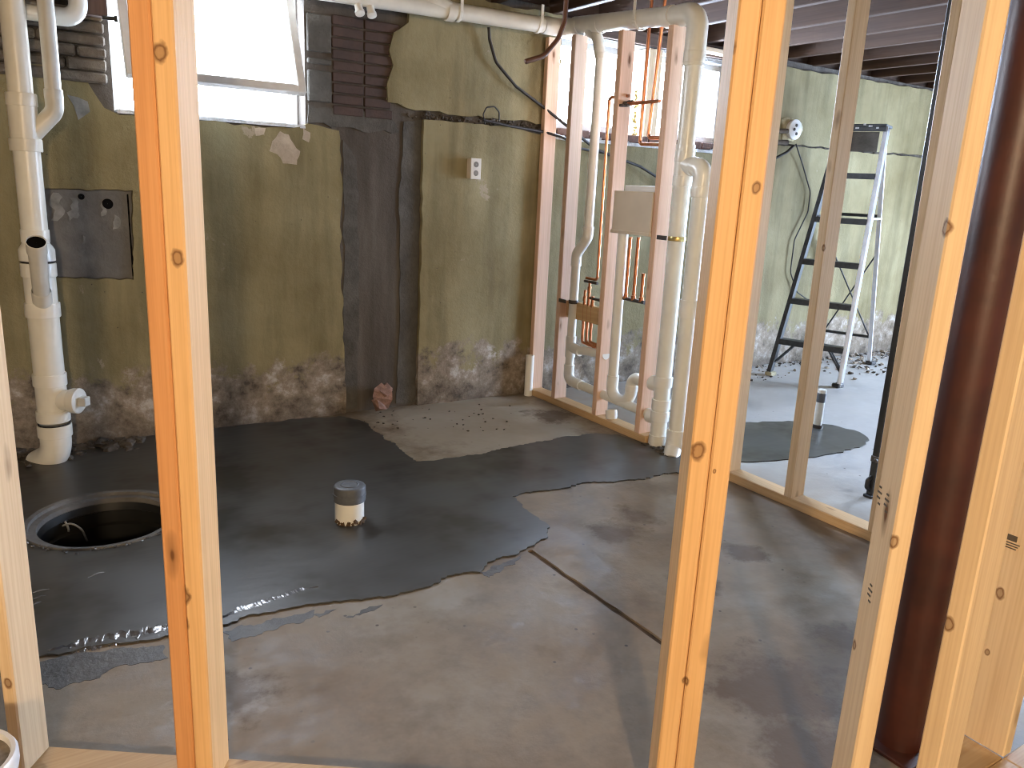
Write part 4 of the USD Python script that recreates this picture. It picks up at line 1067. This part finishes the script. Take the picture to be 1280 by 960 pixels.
cable("brown cable end hanging from the joists before the first studs", hp, .011, "brown_cable", R=.1)

# ================================================================ STEPLADDER
FL, FR = fl(963, 469), fl(1047, 484)
RR_, = [fl(1102, 459)]
wv = FL - FR; wd = np.linalg.norm(wv); wv /= wd
dp = np.array([-wv[1], wv[0], 0.0]); dp = dp if dp[0] > 0 else -dp
ladder_h = 1.845
Tr = FR + dp * .47 + wv * .055 + (0, 0, ladder_h)
Tl = Tr + wv * (wd - .20)
RRr = FR + dp * 1.10 + wv * .03
RRl = RRr + wv * (wd - .06)
ld = thing("stepladder", "paint-splattered black and silver stepladder standing open by the far wall", "ladder", tuple((FL + FR) / 2))


def rail(a, b, w, t_, name, mt, side):
    a, b = np.array(a, float), np.array(b, float)
    d = b - a; L = np.linalg.norm(d); d /= L
    e1 = wv - d * (wv @ d); e1 /= np.linalg.norm(e1)
    e2 = np.cross(d, e1)
    o = a - e1 * t_ / 2 - e2 * w / 2
    web = obox(o, (e1, e2, d), (t_, w, L), .002)
    lips = [obox(o + e2 * k, (e1, e2, d), (t_ * 5 * side, .005, L) if side > 0 else (t_ * 5, .005, L), .001) for k in (0, w - .005)]
    if side < 0:
        for l in lips: l.apply_translation(-e1 * t_ * 4)
    return part(ld, name, [web] + lips, mt)


rail(FR, Tr, .062, .006, "front_rail", "aluminium", -1)
rail(FL, Tl, .062, .006, "front_rail", "ladder_dark", 1)
rail(RRr, Tr + dp * .08 + (0, 0, -.03), .026, .006, "rear_rail", "aluminium", 1)
rail(RRl, Tl + dp * .08 + (0, 0, -.03), .034, .006, "rear_rail", "ladder_dark", -1)
for k, fz in enumerate((.15, .315, .475, .645, .82)):
    a, b = FR + (Tr - FR) * fz, FL + (Tl - FL) * fz
    L = np.linalg.norm(b - a); u = (b - a) / L
    part(ld, "step", [obox(a - dp * .04, (u, dp, (0, 0, 1)), (L, .085, .006), .001), obox(a - dp * .04 - (0, 0, .035), (u, dp, (0, 0, 1)), (L, .006, .036), .001)], "ladder_dark")
    for sgn, o in ((1, a), (-1, b)):
        pass
fz = .15
a, b = FR + (Tr - FR) * fz, FL + (Tl - FL) * fz
for o, s in ((FR + (Tr - FR) * .055, 1), (FL + (Tl - FL) * .055, -1)):
    e = (a if s > 0 else b) + wv * (.13 * s)
    part(ld, "step_brace", tube([o, e], .008, 8), "ladder_dark")
    part(ld, "step_brace", tube([o + dp * .05, e + dp * .04], .008, 8), "ladder_dark")
L = np.linalg.norm(Tl - Tr)
part(ld, "top_cap", [obox(Tr - dp * .06 - wv * .02, (wv, dp, (0, 0, 1)), (L + .04, .19, .022), .004), obox(Tr - dp * .06 - wv * .02 - (0, 0, .03), (wv, dp, (0, 0, 1)), (L + .04, .012, .032), .003)], "ladder_dark")
part(ld, "splatter", [obox(Tr - dp * .0615 + wv * (.03 + .045 * k) + (0, 0, -.012 + .012 * (k % 3)), (wv, dp, (0, 0, 1)), (.018 + .008 * (k % 2), .002, .012), .0004) for k in range(6)], "ledge_dust", kind="stuff", label="white paint splatter on the ladder top")
part(ld, "back_plate", obox(Tr + wv * .03 - (0, 0, .17) - dp * .02, (wv, dp, (0, 0, 1)), (L - .06, .006, .14), .002), "block_grey")
def rear(f): return RRr + (Tr + dp * .08 - RRr) * f, RRl + (Tl + dp * .08 - RRl) * f
for f in (.13, .66):
    r0, r1 = rear(f)
    part(ld, "rear_bar", tube([r0, r1], .012, 8), "ladder_dark")
r0, r1 = rear(.10); r2, r3 = rear(.52)
part(ld, "cross_brace", tube([r0, r3], .006, 8), "ladder_dark")
part(ld, "cross_brace", tube([r1 + dp * .014, r2 + dp * .014], .006, 8), "ladder_dark")
f = .65
part(ld, "spreader", tube([FR + (Tr - FR) * f, rear(f)[0]], .009, 8), "aluminium")
part(ld, "spreader", tube([FL + (Tl - FL) * f, rear(f)[1]], .009, 8), "ladder_dark")
for p_, mt in ((FR, "ladder_dark"), (FL, "foam_pale"), (RRr, "ladder_dark"), (RRl, "ladder_dark")):
    part(ld, "foot", cbox(p_ + (-.035, -.03, 0), p_ + (.035, .03, .03), .006), mt)

# ================================================================ RUBBLE
q = wl(478, 497, .06)
lump = [chunk((q[0], YB - .06, .085), .088, 37, 1.15), chunk((q[0] + .012, YB - .07, .125), .062, 38, .9), chunk((q[0] - .012, YB - .075, .045), .066, 39, .9)]
br_ = part(None, "broken_brick", lump, "brick_lump")
tag(br_, "broken pinkish brick lump against the foot of the dark chase", "brick")
deb, debd = [], []
for k in range(260):
    t = rng.random()
    x = 5.35 + 1.5 * rng.random() ** .7; y = 4.09 - .62 * rng.random() ** 1.4
    s = rng.uniform(.008, .028)
    (deb if rng.random() < .72 else debd).append(chunk((x, y, s * .35), s, 1000 + k, .55))
for k in range(120):
    x = rng.uniform(4.3, 5.6); y = 4.09 - .35 * rng.random() ** 2
    s = rng.uniform(.006, .02)
    (deb if rng.random() < .4 else debd).append(chunk((x, y, s * .35), s, 1400 + k, .55))
d_ = thing("rubble", "scattered pale mortar rubble on the floor behind the stepladder", "rubble", (6.0, 3.85, 0), kind="stuff")
part(d_, "pale_chips", deb, "rubble", kind="stuff"); part(d_, "dark_chips", debd, "rubble_dark", kind="stuff")
so = []
for k in range(170):
    x = rng.uniform(-.35, .5); y = YW - .02 - abs(rng.gauss(0, .07)); s = rng.uniform(.012, .05)
    so.append(chunk((x, y, s * .2), s, 2000 + k, .6))
ft = [chunk((PX + rng.uniform(-.09, .06), rng.uniform(2.68, 2.96), .006), rng.uniform(.012, .03), 2600 + k, .5) for k in range(46)]
ft_ = part(None, "pit_soil", ft, "rubble_dark"); tag(ft_, "dark wet soil packed round the feet of the two tall drain pipes", "soil", kind="stuff")
so_ = part(None, "soil_heap", so, "rubble_dark"); tag(so_, "dark loose soil along the wall foot behind the soil stack", "soil", kind="stuff")
ch = []
for k in range(45):
    p_ = fl(rng.uniform(455, 640), rng.uniform(505, 540))
    if p_[1] < YW - .05: ch.append(chunk(p_ + (0, 0, .002), rng.uniform(.004, .012), 2300 + k, .5))
ch_ = part(None, "floor_crumbs", ch, "rubble_dark"); tag(ch_, "dark crumbs scattered on the pale slab before the chase", "crumbs", kind="stuff")
wr_ = thing("paper_scrap", "crumpled pale scrap lying in the soil behind the soil stack", "scrap", tuple(fl(42, 556)))
q = fl(42, 556)
part(wr_, "sheet", [obox(q + (-.06, -.02, .03), (E_X, E_Y, (0, 0, 1)), (.07, .04, .004), .001), obox(q + (-.005, -.03, .025), ((.8, .6, 0), (-.6, .8, 0), (0, 0, 1)), (.06, .03, .004), .001)], "spill")

# ================================================================ BULB behind the viewer (lights the near studs warmly)
BX, BY = -.61, -1.77
lp_ = thing("pendant_bulb", "bare warm bulb in a holder hanging from the joists behind the viewer", "lamp", (BX, BY, 1.85))
part(lp_, "cord", tube([(BX, BY, 2.30), (BX, BY, 1.97)], .004, 8), "black_cable")
part(lp_, "holder", lathe([(.001, .13), (.018, .13), (.02, .07), (.016, .06)], (BX, BY, 1.85), (0, 0, 1), 18), "white_plastic", smooth=40)
bulb = UsdLux.SphereLight.Define(stage, lp_ + "/bulb_light")
bulb.CreateRadiusAttr(.09)
bulb.CreateIntensityAttr(760.0)
bulb.CreateColorAttr(Gf.Vec3f(1.0, .74, .46))
